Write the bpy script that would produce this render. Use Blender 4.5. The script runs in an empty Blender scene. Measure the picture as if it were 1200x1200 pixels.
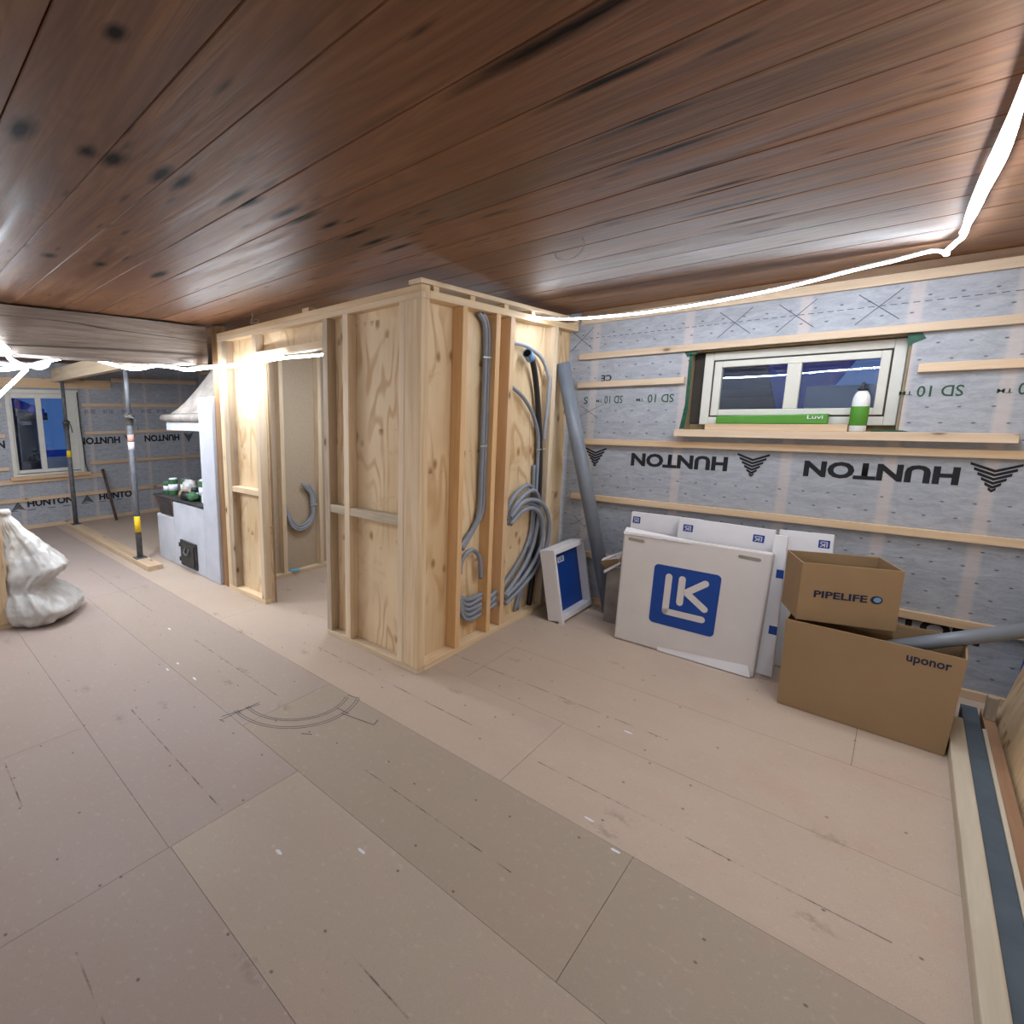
import bpy, bmesh, math, random
from mathutils import Vector, Matrix, noise
random.seed(7)
V = Vector
COL = bpy.context.scene.collection
SC = bpy.context.scene

# ------------------------------------------------------------------ camera
H = 1.55
YAW, PIT, ROL = 0.8326, -0.1656, -0.0124
F = V((-math.sin(YAW)*math.cos(PIT), math.cos(YAW)*math.cos(PIT), math.sin(PIT)))
r0 = V((math.cos(YAW), math.sin(YAW), 0)); u0 = r0.cross(F)
R_ = math.cos(ROL)*r0 + math.sin(ROL)*u0; U_ = -math.sin(ROL)*r0 + math.cos(ROL)*u0
cam = bpy.data.cameras.new('camera'); camo = bpy.data.objects.new('camera', cam); COL.objects.link(camo)
camo.matrix_world = Matrix(((R_.x, U_.x, -F.x, 0), (R_.y, U_.y, -F.y, 0), (R_.z, U_.z, -F.z, H), (0, 0, 0, 1)))
cam.sensor_fit = 'HORIZONTAL'; cam.sensor_width = 36.0; cam.lens = 36.0*600.2/1200
cam.shift_x = (600-400.75)/1200; cam.shift_y = -(600-584.84)/1200
cam.clip_start = 0.05
SC.camera = camo

# ------------------------------------------------------------------ world: blue dusk sky
w = bpy.data.worlds.new('dusk'); SC.world = w; w.use_nodes = True
bg = w.node_tree.nodes['Background']; bg.inputs[0].default_value = (0.09, 0.20, 0.52, 1); bg.inputs[1].default_value = 0.62
SC.view_settings.view_transform = 'Standard'; SC.view_settings.look = 'None'
SC.view_settings.gamma = 1; SC.view_settings.use_curve_mapping = False
SC.view_settings.exposure = 0.0
LED_POWER = 109.0
LED_COLOR = (0.90, 0.985, 1.085)

# ------------------------------------------------------------------ material helpers
class NT:
    def __init__(s, name, rough=0.6, spec=0.3):
        s.m = bpy.data.materials.new(name); s.m.use_nodes = True
        s.t = s.m.node_tree; s.n = s.t.nodes; s.l = s.t.links
        s.b = s.n['Principled BSDF']; s.b.inputs['Roughness'].default_value = rough
        s.b.inputs['Specular IOR Level'].default_value = spec
    def node(s, ty, **kw):
        n = s.n.new(ty)
        for k, v in kw.items(): setattr(n, k, v)
        return n
    def put(s, sock, v):
        if isinstance(v, bpy.types.NodeSocket): s.l.new(v, sock)
        elif v is not None: sock.default_value = v
    def math(s, op, a, b=None, c=None, clamp=False):
        n = s.node('ShaderNodeMath', operation=op, use_clamp=clamp)
        for i, v in enumerate((a, b, c)):
            if v is not None: s.put(n.inputs[i], v)
        return n.outputs[0]
    def vmath(s, op, a, b=None, scale=None):
        n = s.node('ShaderNodeVectorMath', operation=op)
        s.put(n.inputs[0], a)
        if b is not None: s.put(n.inputs[1], b)
        if scale is not None: s.put(n.inputs['Scale'], scale)
        return n.outputs['Value'] if op in ('LENGTH', 'DISTANCE', 'DOT_PRODUCT') else n.outputs[0]
    def coord(s, rnd=True):
        c = s.node('ShaderNodeTexCoord').outputs['Object']
        if not rnd: return c
        o = s.node('ShaderNodeObjectInfo').outputs['Random']
        return s.vmath('ADD', c, s.vmath('SCALE', (13.1, 7.7, 9.3), scale=o))
    def noise(s, vec, scale, detail=4, rough=0.55, dist=0.0):
        n = s.node('ShaderNodeTexNoise'); s.put(n.inputs['Vector'], vec)
        n.inputs['Scale'].default_value = scale; n.inputs['Detail'].default_value = detail
        n.inputs['Roughness'].default_value = rough; n.inputs['Distortion'].default_value = dist
        return n.outputs[0]
    def ramp(s, fac, stops):
        n = s.node('ShaderNodeValToRGB'); s.put(n.inputs[0], fac)
        e = n.color_ramp.elements
        while len(e) < len(stops): e.new(0.5)
        for k, (p, c) in zip(e, stops):
            k.position = p; k.color = (*c, 1) if len(c) == 3 else c
        return n.outputs[0]
    def rng(s, x, a, b, c=0.0, d=1.0):
        n = s.node('ShaderNodeMapRange'); s.put(n.inputs[0], x)
        for i, v in enumerate((a, b, c, d)): n.inputs[i+1].default_value = v
        return n.outputs[0]
    def mix(s, fac, a, b, mode='MIX'):
        n = s.node('ShaderNodeMix', data_type='RGBA', blend_type=mode)
        s.put(n.inputs[0], fac)
        s.put(n.inputs[6], (*a, 1) if isinstance(a, tuple) and len(a) == 3 else a)
        s.put(n.inputs[7], (*b, 1) if isinstance(b, tuple) and len(b) == 3 else b)
        return n.outputs[2]
    def bump(s, h, strength=0.3, dist=0.01):
        n = s.node('ShaderNodeBump'); n.inputs['Strength'].default_value = strength
        n.inputs['Distance'].default_value = dist; s.put(n.inputs['Height'], h)
        s.l.new(n.outputs[0], s.b.inputs['Normal'])
    def color(s, c):
        s.put(s.b.inputs['Base Color'], (*c, 1) if isinstance(c, tuple) and len(c) == 3 else c)
    def sep(s, v):
        n = s.node('ShaderNodeSeparateXYZ'); s.put(n.inputs[0], v); return n.outputs
    def attr(s, name): return s.node('ShaderNodeAttribute', attribute_name=name)

def lin(r, g, b):
    f = lambda c: (c/255/12.92) if c <= 10 else ((c/255+0.055)/1.055)**2.4
    return (f(r), f(g), f(b))

def plain(name, c, rough=0.6, spec=0.3, var=0.06, scale=14, metal=0, bump=0):
    t = NT(name, rough, spec); t.b.inputs['Metallic'].default_value = metal
    co = t.coord(); n = t.noise(co, scale)
    d = tuple(x*(1-var*2.2) for x in c); l = tuple(min(1, x*(1+var)) for x in c)
    t.color(t.ramp(n, [(0.3, d), (0.7, l)]))
    if bump: t.bump(n, bump, 0.004)
    return t.m

def wood(name, ca, cb, axis=2, knots=True, rough=0.6, var=0.12, spec=0.25):
    t = NT(name, rough, spec); c = t.coord()
    sc = [16.0, 16.0, 16.0]; sc[axis] = 0.9
    v = t.vmath('MULTIPLY', c, tuple(sc))
    n = t.noise(v, 1.0, 5, 0.6, 0.6); n2 = t.noise(v, 5.0, 3)
    g = t.math('ADD', t.math('MULTIPLY', n, 0.75), t.math('MULTIPLY', n2, 0.25))
    col = t.ramp(g, [(0.3, ca), (0.68, cb)])
    if knots:
        ks = [9.0, 9.0, 9.0]; ks[axis] = 4.2
        vo = t.node('ShaderNodeTexVoronoi'); t.put(vo.inputs['Vector'], t.vmath('MULTIPLY', c, tuple(ks)))
        vo.inputs['Scale'].default_value = 1.0
        pick = t.math('GREATER_THAN', t.sep(vo.outputs['Color'])[0], 0.72)
        k = t.math('MULTIPLY', t.rng(vo.outputs['Distance'], 0.06, 0.15, 1, 0), pick, clamp=True)
        k2 = t.math('MULTIPLY', t.rng(vo.outputs['Distance'], 0.1, 0.34, 0.35, 0), pick, clamp=True)
        col = t.mix(k2, col, tuple(x*0.62 for x in ca))
        col = t.mix(k, col, (0.13, 0.055, 0.02))
    rn = t.node('ShaderNodeObjectInfo').outputs['Random']
    hs = t.node('ShaderNodeHueSaturation'); t.put(hs.inputs['Value'], t.rng(rn, 0, 1, 1-var, 1+var*0.7))
    t.put(hs.inputs['Saturation'], t.rng(t.math('FRACT', t.math('MULTIPLY', rn, 7.3)), 0, 1, 0.85, 1.1)); t.put(hs.inputs['Color'], col)
    t.color(hs.outputs[0]); t.bump(g, 0.12, 0.003)
    return t.m

PA, PB = lin(200, 172, 134), lin(230, 209, 180)
M = {}
for i, ax in enumerate('xyz'): M['pine_'+ax] = wood('pine_'+ax, PA, PB, i)
for i, ax in enumerate('xyz'): M['batten_'+ax] = wood('batten_'+ax, lin(192, 162, 130), lin(216, 192, 164), i)
M['grey_pine_x'] = wood('grey_pine_x', lin(165, 150, 128), lin(205, 190, 165), 0)
M['grey_pine_z'] = wood('grey_pine_z', lin(150, 135, 118), lin(190, 172, 150), 2)
M['orange_pine_z'] = wood('orange_pine_z', lin(206, 166, 122), lin(226, 192, 152), 2)
M['pale_pine_y'] = wood('pale_pine_y', lin(184, 170, 150), lin(208, 196, 176), 1)
M['brown_pine_y'] = wood('brown_pine_y', lin(150, 105, 70), lin(180, 135, 95), 1)
M['old_board'] = wood('old_board', lin(104, 78, 56), lin(140, 108, 80), 0, knots=False)
M['old_post'] = wood('old_post', lin(120, 92, 66), lin(160, 126, 94), 2, knots=False)

def plywood(name, axis='x'):
    # sliced veneer: contour lines of a stretched noise make the wavy cathedral grain, knots in short rows
    t = NT(name, 0.55, 0.25); c = t.coord()
    s = (3.0, 3.0, 0.75)
    v = t.vmath('MULTIPLY', c, s)
    n = t.noise(v, 1.15, 2, 0.45, 0.35)
    rings = t.math('SINE', t.math('MULTIPLY', n, 62.0))
    soft = t.noise(t.vmath('MULTIPLY', c, (30, 30, 2.0)), 1.0, 3)
    base = t.ramp(t.noise(t.vmath('MULTIPLY', c, (2.5, 2.5, 1.2)), 1.0, 3), [(0.3, lin(212, 184, 144)), (0.65, lin(232, 210, 176))])
    m = t.math('MULTIPLY', t.rng(rings, 0.1, 1.0), t.rng(t.noise(c, 2.3, 2), 0.42, 0.62), clamp=True)
    col = t.mix(t.math('MULTIPLY', m, 0.55), base, lin(176, 128, 76))
    col = t.mix(t.math('MULTIPLY', t.rng(soft, 0.5, 0.8), 0.18), col, lin(176, 128, 80))
    cl = t.math('MULTIPLY', t.rng(t.noise(t.vmath('MULTIPLY', c, (2.0, 2.0, 2.6)), 1.0, 4, 0.65, 0.5), 0.56, 0.68), 0.45, clamp=True)
    col = t.mix(cl, col, lin(178, 136, 84))
    vo = t.node('ShaderNodeTexVoronoi'); t.put(vo.inputs['Vector'], t.vmath('MULTIPLY', c, (15, 15, 10)))
    vo.inputs['Scale'].default_value = 1.0
    z = t.sep(c)[2]
    rows = t.math('LESS_THAN', t.math('ABSOLUTE', t.math('SUBTRACT', t.math('FRACT', t.math('MULTIPLY', z, 1.55)), 0.5)), 0.09)
    pk = t.math('MULTIPLY', rows, t.math('GREATER_THAN', t.sep(vo.outputs['Color'])[0], 0.35))
    col = t.mix(t.math('MULTIPLY', t.rng(vo.outputs['Distance'], 0.12, 0.42, 0.75, 0), pk, clamp=True), col, lin(140, 90, 48))
    t.color(col)
    return t.m
M['ply'] = plywood('plywood_veneer')
M['particle'] = plain('particle_board', lin(178, 162, 142), 0.8, 0.15, 0.05, 60)
M['particle_dark'] = plain('particle_board_edge', lin(150, 126, 100), 0.8, 0.15, 0.05, 60)

def ceiling_mat():
    t = NT('old_ceiling_boards', 0.5, 0.4); c = t.coord(False)
    a = t.attr('rnd').outputs['Fac']
    vv = t.vmath('ADD', c, t.vmath('SCALE', (31.0, 17.0, 5.0), scale=a))
    g1 = t.noise(t.vmath('MULTIPLY', vv, (1.3, 15, 1)), 1.0, 5, 0.55, 0.9)
    g2 = t.noise(t.vmath('MULTIPLY', vv, (0.7, 2.6, 1)), 1.6, 3)
    ring = t.math('SINE', t.math('MULTIPLY', t.noise(t.vmath('MULTIPLY', vv, (0.8, 4.5, 1)), 1.2, 2, 0.4, 0.5), 85.0))
    g = t.math('ADD', t.math('MULTIPLY', g1, 0.86), t.math('MULTIPLY', ring, 0.035))
    fine = t.noise(t.vmath('MULTIPLY', vv, (2.2, 70, 1)), 1.0, 4, 0.6, 0.3)
    col = t.ramp(g, [(0.22, lin(92, 62, 44)), (0.42, lin(122, 86, 61)), (0.66, lin(150, 112, 82))])
    col = t.mix(t.rng(fine, 0.5, 0.72, 0, 0.5), col, lin(82, 58, 43))
    col = t.mix(t.rng(g2, 0.35, 0.7, 0.0, 0.55), col, t.mix(t.rng(a, 0, 1), lin(106, 86, 70), lin(122, 80, 60)))
    hs = t.node('ShaderNodeHueSaturation'); t.put(hs.inputs['Value'], t.rng(a, 0, 1, 0.82, 1.12)); t.put(hs.inputs['Color'], col)
    col = hs.outputs[0]
    # short dark splinter marks and knots
    vo = t.node('ShaderNodeTexVoronoi', voronoi_dimensions='2D'); t.put(vo.inputs['Vector'], t.vmath('MULTIPLY', vv, (2.6, 11.0, 0)))
    vo.inputs['Scale'].default_value = 1.0
    pk = t.math('GREATER_THAN', t.sep(vo.outputs['Color'])[0], 0.66)
    wig = t.math('ADD', vo.outputs['Distance'], t.math('MULTIPLY', t.math('SUBTRACT', g1, 0.5), 0.35))
    col = t.mix(t.math('MULTIPLY', t.rng(wig, 0.03, 0.15, 0.85, 0), pk, clamp=True), col, lin(50, 30, 20))
    # black iron stains round the nails, at the two joists
    stains = [(-1.668, .385, .075, .035), (-1.679, .556, .045, .03), (-1.678, .63, .06, .033), (-1.683, .773, .075, .026), (-1.685, .848, .075, .028),
              (-1.672, 1.034, .11, .02), (-1.687, 1.108, .08, .026), (-1.68, 1.26, .09, .022), (-1.68, 1.345, .11, .02), (-1.67, 1.47, .07, .02),
              (-.547, 1.125, .25, .03), (-.57, 1.352, .16, .018), (-.55, 1.605, .14, .016), (-.56, 1.83, .17, .02), (-.56, 2.035, .15, .018),
              (-.533, 2.25, .12, .014), (-.54, 2.48, .16, .016), (-.535, 2.715, .12, .018), (-.54, 2.93, .1, .018), (-1.148, .453, .03, .022),
              (-1.68, 1.62, .1, .02), (-1.69, 1.76, .09, .022), (-1.68, 1.9, .12, .02), (-2.82, .95, .05, .03), (-2.82, .72, .05, .03), (-2.82, 1.25, .1, .03)]
    acc = None
    wob = t.math('MULTIPLY', t.math('SUBTRACT', t.noise(t.vmath('MULTIPLY', c, (7, 30, 1)), 1.0, 3), 0.5), 1.1)
    for x, y, rx, ry in stains:
        d = t.vmath('LENGTH', t.vmath('MULTIPLY', t.vmath('SUBTRACT', c, (x, y, 2.3)), (1/rx, 1/ry, 0)))
        s_ = t.rng(t.math('ADD', d, wob), 0.3, 1.3, 1, 0)
        acc = s_ if acc is None else t.math('MAXIMUM', acc, s_)
    col = t.mix(acc, col, (0.012, 0.009, 0.008))
    t.color(col)
    t.put(t.b.inputs['Specular IOR Level'], t.rng(acc, 0, 1, 0.22, 0.05))
    t.put(t.b.inputs['Roughness'], t.rng(g1, 0.3, 0.7, 0.38, 0.58))
    t.bump(t.math('ADD', g1, t.math('MULTIPLY', g2, 0.9)), 0.25, 0.01)
    return t.m
M['ceiling'] = ceiling_mat()

def floor_mat():
    t = NT('chipboard_floor', 0.62, 0.3); c = t.coord(False)
    a = t.attr('tone')
    n = t.noise(c, 240, 3, 0.7); n2 = t.noise(c, 1.6, 5, 0.6); n3 = t.noise(c, 38, 4, 0.65)
    col = t.mix(t.rng(n, 0.3, 0.7, 0.0, 0.24), a.outputs['Color'], lin(118, 102, 92))
    col = t.mix(t.rng(n2, 0.42, 0.7, 0, 0.25), col, lin(166, 144, 134))
    n4 = t.noise(c, 75, 3, 0.7); col = t.mix(t.rng(n4, 0.62, 0.72, 0, 0.35), col, lin(128, 110, 100))
    col = t.mix(t.rng(n3, 0.58, 0.74, 0, 0.3), col, lin(205, 192, 178))
    vo = t.node('ShaderNodeTexVoronoi', voronoi_dimensions='2D'); t.put(vo.inputs['Vector'], c); vo.inputs['Scale'].default_value = 5.0
    pk = t.math('GREATER_THAN', t.sep(vo.outputs['Color'])[0], 0.62)
    col = t.mix(t.math('MULTIPLY', t.rng(vo.outputs['Distance'], 0.014, 0.034, 0.75, 0), pk, clamp=True), col, lin(74, 60, 52))
    vo = t.node('ShaderNodeTexVoronoi'); vo.voronoi_dimensions = '2D'; t.put(vo.inputs['Vector'], t.vmath('MULTIPLY', c, (2.0, 4.2, 1))); vo.inputs['Scale'].default_value = 1.0
    pk = t.math('GREATER_THAN', t.sep(vo.outputs['Color'])[0], 0.8)
    d = t.math('ADD', vo.outputs['Distance'], t.math('MULTIPLY', t.math('SUBTRACT', n3, 0.5), 0.5))
    col = t.mix(t.math('MULTIPLY', t.rng(d, -0.04, 0.11, 0.4, 0), pk, clamp=True), col, lin(98, 80, 70))
    # reddish chalk dust towards the back right corner
    rd = t.math('MULTIPLY', t.rng(t.noise(c, 2.6, 4, 0.7), 0.5, 0.68), t.rng(t.sep(c)[0], -1.9, -0.2), clamp=True)
    col = t.mix(t.math('MULTIPLY', rd, 0.2), col, lin(180, 136, 120))
    t.color(col); t.put(t.b.inputs['Roughness'], t.rng(n2, 0.3, 0.7, 0.5, 0.68)); t.bump(n, 0.06, 0.002)
    return t.m
M['floor'] = floor_mat()

def membrane(name, axis, bands):
    t = NT(name, 0.5, 0.3); c = t.coord(False); x, y, z = t.sep(c)
    h = x if axis == 'x' else y
    st = t.vmath('MULTIPLY', c, (1, 1, 3.2))
    n = t.noise(st, 9, 6, 0.72, 0.8); n2 = t.noise(c, 2.2, 3); fib = t.noise(st, 60, 4, 0.7)
    col = t.ramp(n, [(0.3, lin(136, 140, 149)), (0.7, lin(170, 173, 181))])
    col = t.mix(t.rng(fib, 0.4, 0.75, 0, 0.3), col, lin(190, 193, 200))
    acc = None
    for b in bands:
        d = t.math('ABSOLUTE', t.math('SUBTRACT', h, b))
        k = t.rng(d, 0.018, 0.034, 1, 0); acc = k if acc is None else t.math('MAXIMUM', acc, k)
    col = t.mix(t.math('MULTIPLY', acc, 0.5), col, lin(198, 184, 178))
    # welded dimples in staggered rows
    rz = t.math('MULTIPLY', z, 1/0.0835); row = t.math('FLOOR', rz)
    hx = t.math('ADD', t.math('MULTIPLY', h, 1/0.112), t.math('MULTIPLY', row, 0.5))
    dx = t.math('SUBTRACT', t.math('FRACT', hx), 0.5); dz = t.math('SUBTRACT', t.math('FRACT', rz), 0.5)
    dd = t.math('SQRT', t.math('ADD', t.math('POWER', t.math('MULTIPLY', dx, 0.112), 2), t.math('POWER', t.math('MULTIPLY', dz, 0.150), 2)))
    dot = t.rng(dd, 0.004, 0.0105, 1, 0)
    for za, zb in ((1.575, 1.72), (1.09, 1.29), (.24, .40)):
        dot = t.math('MULTIPLY', dot, t.math('GREATER_THAN', t.math('ABSOLUTE', t.math('SUBTRACT', z, (za+zb)/2)), (zb-za)/2))
    col = t.mix(t.math('MULTIPLY', dot, 0.75), col, lin(66, 68, 78))
    t.color(col)
    t.bump(t.math('ADD', t.math('MULTIPLY', n, 0.5), t.math('SUBTRACT', n2, t.math('MULTIPLY', dot, 0.4))), 0.35, 0.012)
    return t.m
M['membrane_x'] = membrane('membrane_back', 'x', [-1.69, -1.08, -.49, -.045, .31])
M['membrane_y'] = membrane('membrane_far', 'y', [.4, 1.45, 2.06, 2.42, 2.95, 3.27, 3.86])
M['ink'] = plain('black_ink', (0.018, 0.018, 0.022), 0.6, 0.2, 0.1)
M['ink_grey'] = plain('grey_ink', lin(84, 84, 92), 0.7, 0.2, 0.1)
M['ink_green'] = plain('green_ink', lin(54, 84, 62), 0.7, 0.2, 0.1)
M['navy'] = plain('navy_ink', (0.015, 0.025, 0.06), 0.6, 0.2, 0.1)
M['lkblue'] = plain('logo_blue', lin(14, 62, 142), 0.5, 0.3, 0.03)
M['carton_white'] = plain('white_carton', lin(206, 200, 198), 0.6, 0.25, 0.02, 5)
M['carton_bright'] = plain('bright_white_carton', lin(222, 220, 224), 0.5, 0.3, 0.02, 5)
M['cardboard'] = plain('brown_cardboard', lin(150, 124, 94), 0.75, 0.2, 0.03, 6)
M['conduit_ends'] = plain('black_hole', (0.01, 0.01, 0.01), 0.9, 0.1)

def conduit_mat(name, c):
    t = NT(name, 0.42, 0.4)
    uv = t.node('ShaderNodeUVMap').outputs[0]
    wv = t.math('SINE', t.math('MULTIPLY', t.sep(uv)[1], 6.2832/0.006))
    n = t.noise(t.coord(), 6)
    t.color(t.ramp(n, [(0.3, tuple(x*0.88 for x in c)), (0.7, c)])); t.bump(wv, 0.25, 0.001)
    return t.m
M['conduit'] = conduit_mat('grey_conduit', lin(140, 147, 160))
M['conduit_light'] = conduit_mat('light_grey_conduit', lin(158, 162, 170))
M['conduit_black'] = conduit_mat('black_conduit', (0.02, 0.02, 0.023))
M['pipe'] = plain('grey_plastic_pipe', lin(116, 122, 132), 0.38, 0.4, 0.05, 4)
M['cap_blue'] = plain('blue_end_cap', lin(112, 152, 196), 0.4, 0.4, 0.05)
M['strap'] = plain('steel_strap', lin(190, 192, 196), 0.35, 0.5, 0.05, metal=0.6)
M['steel'] = plain('galvanised_steel', lin(104, 107, 112), 0.6, 0.4, 0.16, 18, metal=0.3)
M['steel_dark'] = plain('dark_weathered_steel', lin(92, 90, 88), 0.5, 0.4, 0.2, 18, metal=0.4)
M['yellow'] = plain('yellow_label', lin(225, 190, 40), 0.5, 0.3, 0.06)
M['pinklabel'] = plain('pink_label', lin(205, 150, 140), 0.5, 0.3, 0.06)
M['white_label'] = plain('white_label', lin(215, 218, 225), 0.5, 0.3, 0.04)
M['plaster'] = plain('grey_plaster', lin(146, 138, 131), 0.85, 0.1, 0.18, 7, bump=0.4)
M['limewash'] = plain('white_limewash', lin(188, 190, 198), 0.75, 0.15, 0.05, 5, bump=0.2)
M['rust_iron'] = plain('rusty_iron', lin(98, 78, 72), 0.6, 0.35, 0.25, 20, metal=0.2)
M['cast_iron'] = plain('cast_iron', lin(70, 68, 66), 0.55, 0.4, 0.25, 20, metal=0.3)
M['frame_white'] = plain('white_window_paint', lin(208, 206, 198), 0.4, 0.35, 0.02)
M['frame_gasket'] = plain('dark_gasket', lin(70, 66, 62), 0.6, 0.2)
M['liner'] = wood('reveal_liner', lin(120, 104, 74), lin(158, 138, 100), 2, knots=False)
M['green_tape'] = plain('green_tape', lin(22, 82, 62), 0.45, 0.4, 0.2, 30, bump=0.3)
M['green'] = plain('bright_green', lin(76, 136, 44), 0.4, 0.4, 0.04)
M['green_dark'] = plain('leaf_green', lin(56, 98, 62), 0.45, 0.4, 0.15)
M['bottle_white'] = plain('white_plastic', lin(222, 224, 226), 0.35, 0.4, 0.02)
M['black'] = plain('black_plastic', (0.012, 0.012, 0.014), 0.4, 0.4)
M['orange'] = plain('orange_plastic', lin(214, 84, 46), 0.4, 0.4)
M['gasket_strip'] = plain('grey_foam_strip', lin(84, 93, 102), 0.85, 0.1, 0.06, 10)
M['outdoor_wall'] = plain('outdoor_cladding', lin(96, 92, 96), 0.8, 0.1, 0.1, 4)
M['outdoor_dark'] = plain('outdoor_dark', lin(62, 66, 80), 0.8, 0.1, 0.1, 4)
M['tarp'] = plain('blue_tarpaulin', lin(26, 96, 225), 0.45, 0.3, 0.1, 5, bump=0.4)
M['snow'] = plain('snowy_ground', lin(150, 160, 180), 0.9, 0.1, 0.05, 3)
M['wire'] = plain('grey_wire', lin(150, 145, 138), 0.4, 0.4)
M['bluetape'] = plain('blue_scrap', lin(112, 178, 214), 0.5, 0.3, 0.1, 30)

def old_beam_mat():
    t = NT('weathered_beam', 0.75, 0.2); c = t.coord(False)
    g = t.noise(t.vmath('MULTIPLY', c, (8, 1.3, 30)), 1.0, 7, 0.75, 1.2)
    cr = t.noise(t.vmath('MULTIPLY', c, (2, 0.22, 5.5)), 1.0, 2, 0.4, 0.3)
    col = t.ramp(g, [(0.25, lin(104, 92, 84)), (0.48, lin(146, 134, 126)), (0.72, lin(176, 166, 158))])
    crack = t.rng(t.math('ABSOLUTE', t.math('SUBTRACT', cr, 0.5)), 0.0, 0.010, 0.8, 0)
    col = t.mix(crack, col, lin(54, 42, 36))
    t.color(col); t.bump(t.math('SUBTRACT', g, crack), 0.6, 0.02)
    return t.m
M['beam'] = old_beam_mat()

def glass_mat():
    m = bpy.data.materials.new('window_glass'); m.use_nodes = True; t = m.node_tree; n = t.nodes; n.clear()
    o = n.new('ShaderNodeOutputMaterial'); mx = n.new('ShaderNodeMixShader'); tr = n.new('ShaderNodeBsdfTransparent')
    gl = n.new('ShaderNodeBsdfGlossy'); gl.inputs['Roughness'].default_value = 0.0
    fr = n.new('ShaderNodeFresnel'); fr.inputs[0].default_value = 1.62
    tr.inputs[0].default_value = (0.86, 0.9, 0.93, 1)
    t.links.new(fr.outputs[0], mx.inputs[0]); t.links.new(tr.outputs[0], mx.inputs[1]); t.links.new(gl.outputs[0], mx.inputs[2])
    t.links.new(mx.outputs[0], o.inputs[0]); return m
M['glass'] = glass_mat()
def led_mat(name, power):
    m = bpy.data.materials.new(name); m.use_nodes = True; t = m.node_tree; n = t.nodes; n.clear()
    o = n.new('ShaderNodeOutputMaterial'); e = n.new('ShaderNodeEmission')
    e.inputs[0].default_value = (*LED_COLOR, 1); e.inputs[1].default_value = power
    t.links.new(e.outputs[0], o.inputs[0]); return m
M['led'] = led_mat('led_glow', LED_POWER)
def bag_mat():
    t = NT('thin_white_plastic', 0.28, 0.5); c = t.coord()
    n = t.noise(c, 9, 4, 0.6, 1.2); t.color(t.ramp(n, [(0.3, lin(172, 169, 165)), (0.7, lin(194, 191, 188))]))
    t.b.inputs['Transmission Weight'].default_value = 0.0
    t.b.inputs['Subsurface Weight'].default_value = 0.15; t.b.inputs['Subsurface Radius'].default_value = (0.05, 0.05, 0.05)
    t.bump(n, 0.25, 0.02); return t.m
M['bag'] = bag_mat()

# ------------------------------------------------------------------ mesh helpers
WLOC = {}
def wloc(o): return WLOC.get(o.name, V((0, 0, 0)))
def box(bm, lo, hi):
    (a, b, c), (d, e, f) = lo, hi
    return hexa(bm, [(a, b, c), (d, b, c), (d, e, c), (a, e, c), (a, b, f), (d, b, f), (d, e, f), (a, e, f)])
def hexa(bm, p):
    v = [bm.verts.new(q) for q in p]
    return [bm.faces.new([v[i] for i in f]) for f in ((3, 2, 1, 0), (4, 5, 6, 7), (0, 1, 5, 4), (1, 2, 6, 5), (2, 3, 7, 6), (3, 0, 4, 7))]
def spline(pts, sub=8, closed=False):
    P = [V(p) for p in pts]; n = len(P); out = []
    for i in range(n if closed else n-1):
        g = (lambda k: P[k % n]) if closed else (lambda k: P[min(max(k, 0), n-1)])
        p0, p1, p2, p3 = g(i-1), g(i), g(i+1), g(i+2)
        for s in range(sub):
            t = s/sub
            out.append(0.5*((2*p1)+(p2-p0)*t+(2*p0-5*p1+4*p2-p3)*t*t+(3*p1-p0-3*p2+p3)*t**3))
    if not closed: out.append(P[-1])
    return out
def tube(bm, pts, r, n=10, cap=True, closed=False, flat=None):
    P = [V(p) for p in pts]; uvl = bm.loops.layers.uv.verify()
    rings = []; T0 = None; L = 0; Ls = []
    m = len(P)
    for i, p in enumerate(P):
        a = P[i-1] if (i > 0 or closed) else P[i]; b = P[(i+1) % m] if (i < m-1 or closed) else P[i]
        T = (b-a).normalized()
        if T0 is None:
            up = V((0, 0, 1)) if abs(T.z) < 0.9 else V((1, 0, 0))
            N = (up-T*up.dot(T)).normalized()
        else:
            N = (N-T*N.dot(T)).normalized()
        T0 = T; B = T.cross(N)
        if i: L += (p-P[i-1]).length
        Ls.append(L)
        rr = r(i/(m-1)) if callable(r) else r
        fx, fy = flat if flat else (1, 1)
        rings.append([bm.verts.new(p+(N*math.cos(2*math.pi*k/n)*fx+B*math.sin(2*math.pi*k/n)*fy)*rr) for k in range(n)])
    for i in range(m if closed else m-1):
        A, B2 = rings[i], rings[(i+1) % m]
        for k in range(n):
            f = bm.faces.new((A[k], A[(k+1) % n], B2[(k+1) % n], B2[k])); f.smooth = True
            la, lb = Ls[i], Ls[(i+1) % m] if i < m-1 else L+0.01
            for lp, uv in zip(f.loops, ((k/n, la), ((k+1)/n, la), ((k+1)/n, lb), (k/n, lb))): lp[uvl].uv = uv
    if cap and not closed:
        bm.faces.new(rings[0][::-1]); bm.faces.new(rings[-1])
    return bm
def lathe(bm, prof, c=(0, 0, 0), n=24):
    c = V(c); rings = []
    for r, z in prof:
        rings.append([bm.verts.new(c+V((math.cos(2*math.pi*k/n)*r, math.sin(2*math.pi*k/n)*r, z))) for k in range(n)])
    for A, B in zip(rings, rings[1:]):
        for k in range(n):
            f = bm.faces.new((A[k], A[(k+1) % n], B[(k+1) % n], B[k])); f.smooth = True
    bm.faces.new(rings[0][::-1]); bm.faces.new(rings[-1]); return bm
def tag(o, label=None, cat=None, group=None, kind=None):
    for k, v in (('label', label), ('category', cat), ('group', group), ('kind', kind)):
        if v: o[k] = v
    return o
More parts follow.
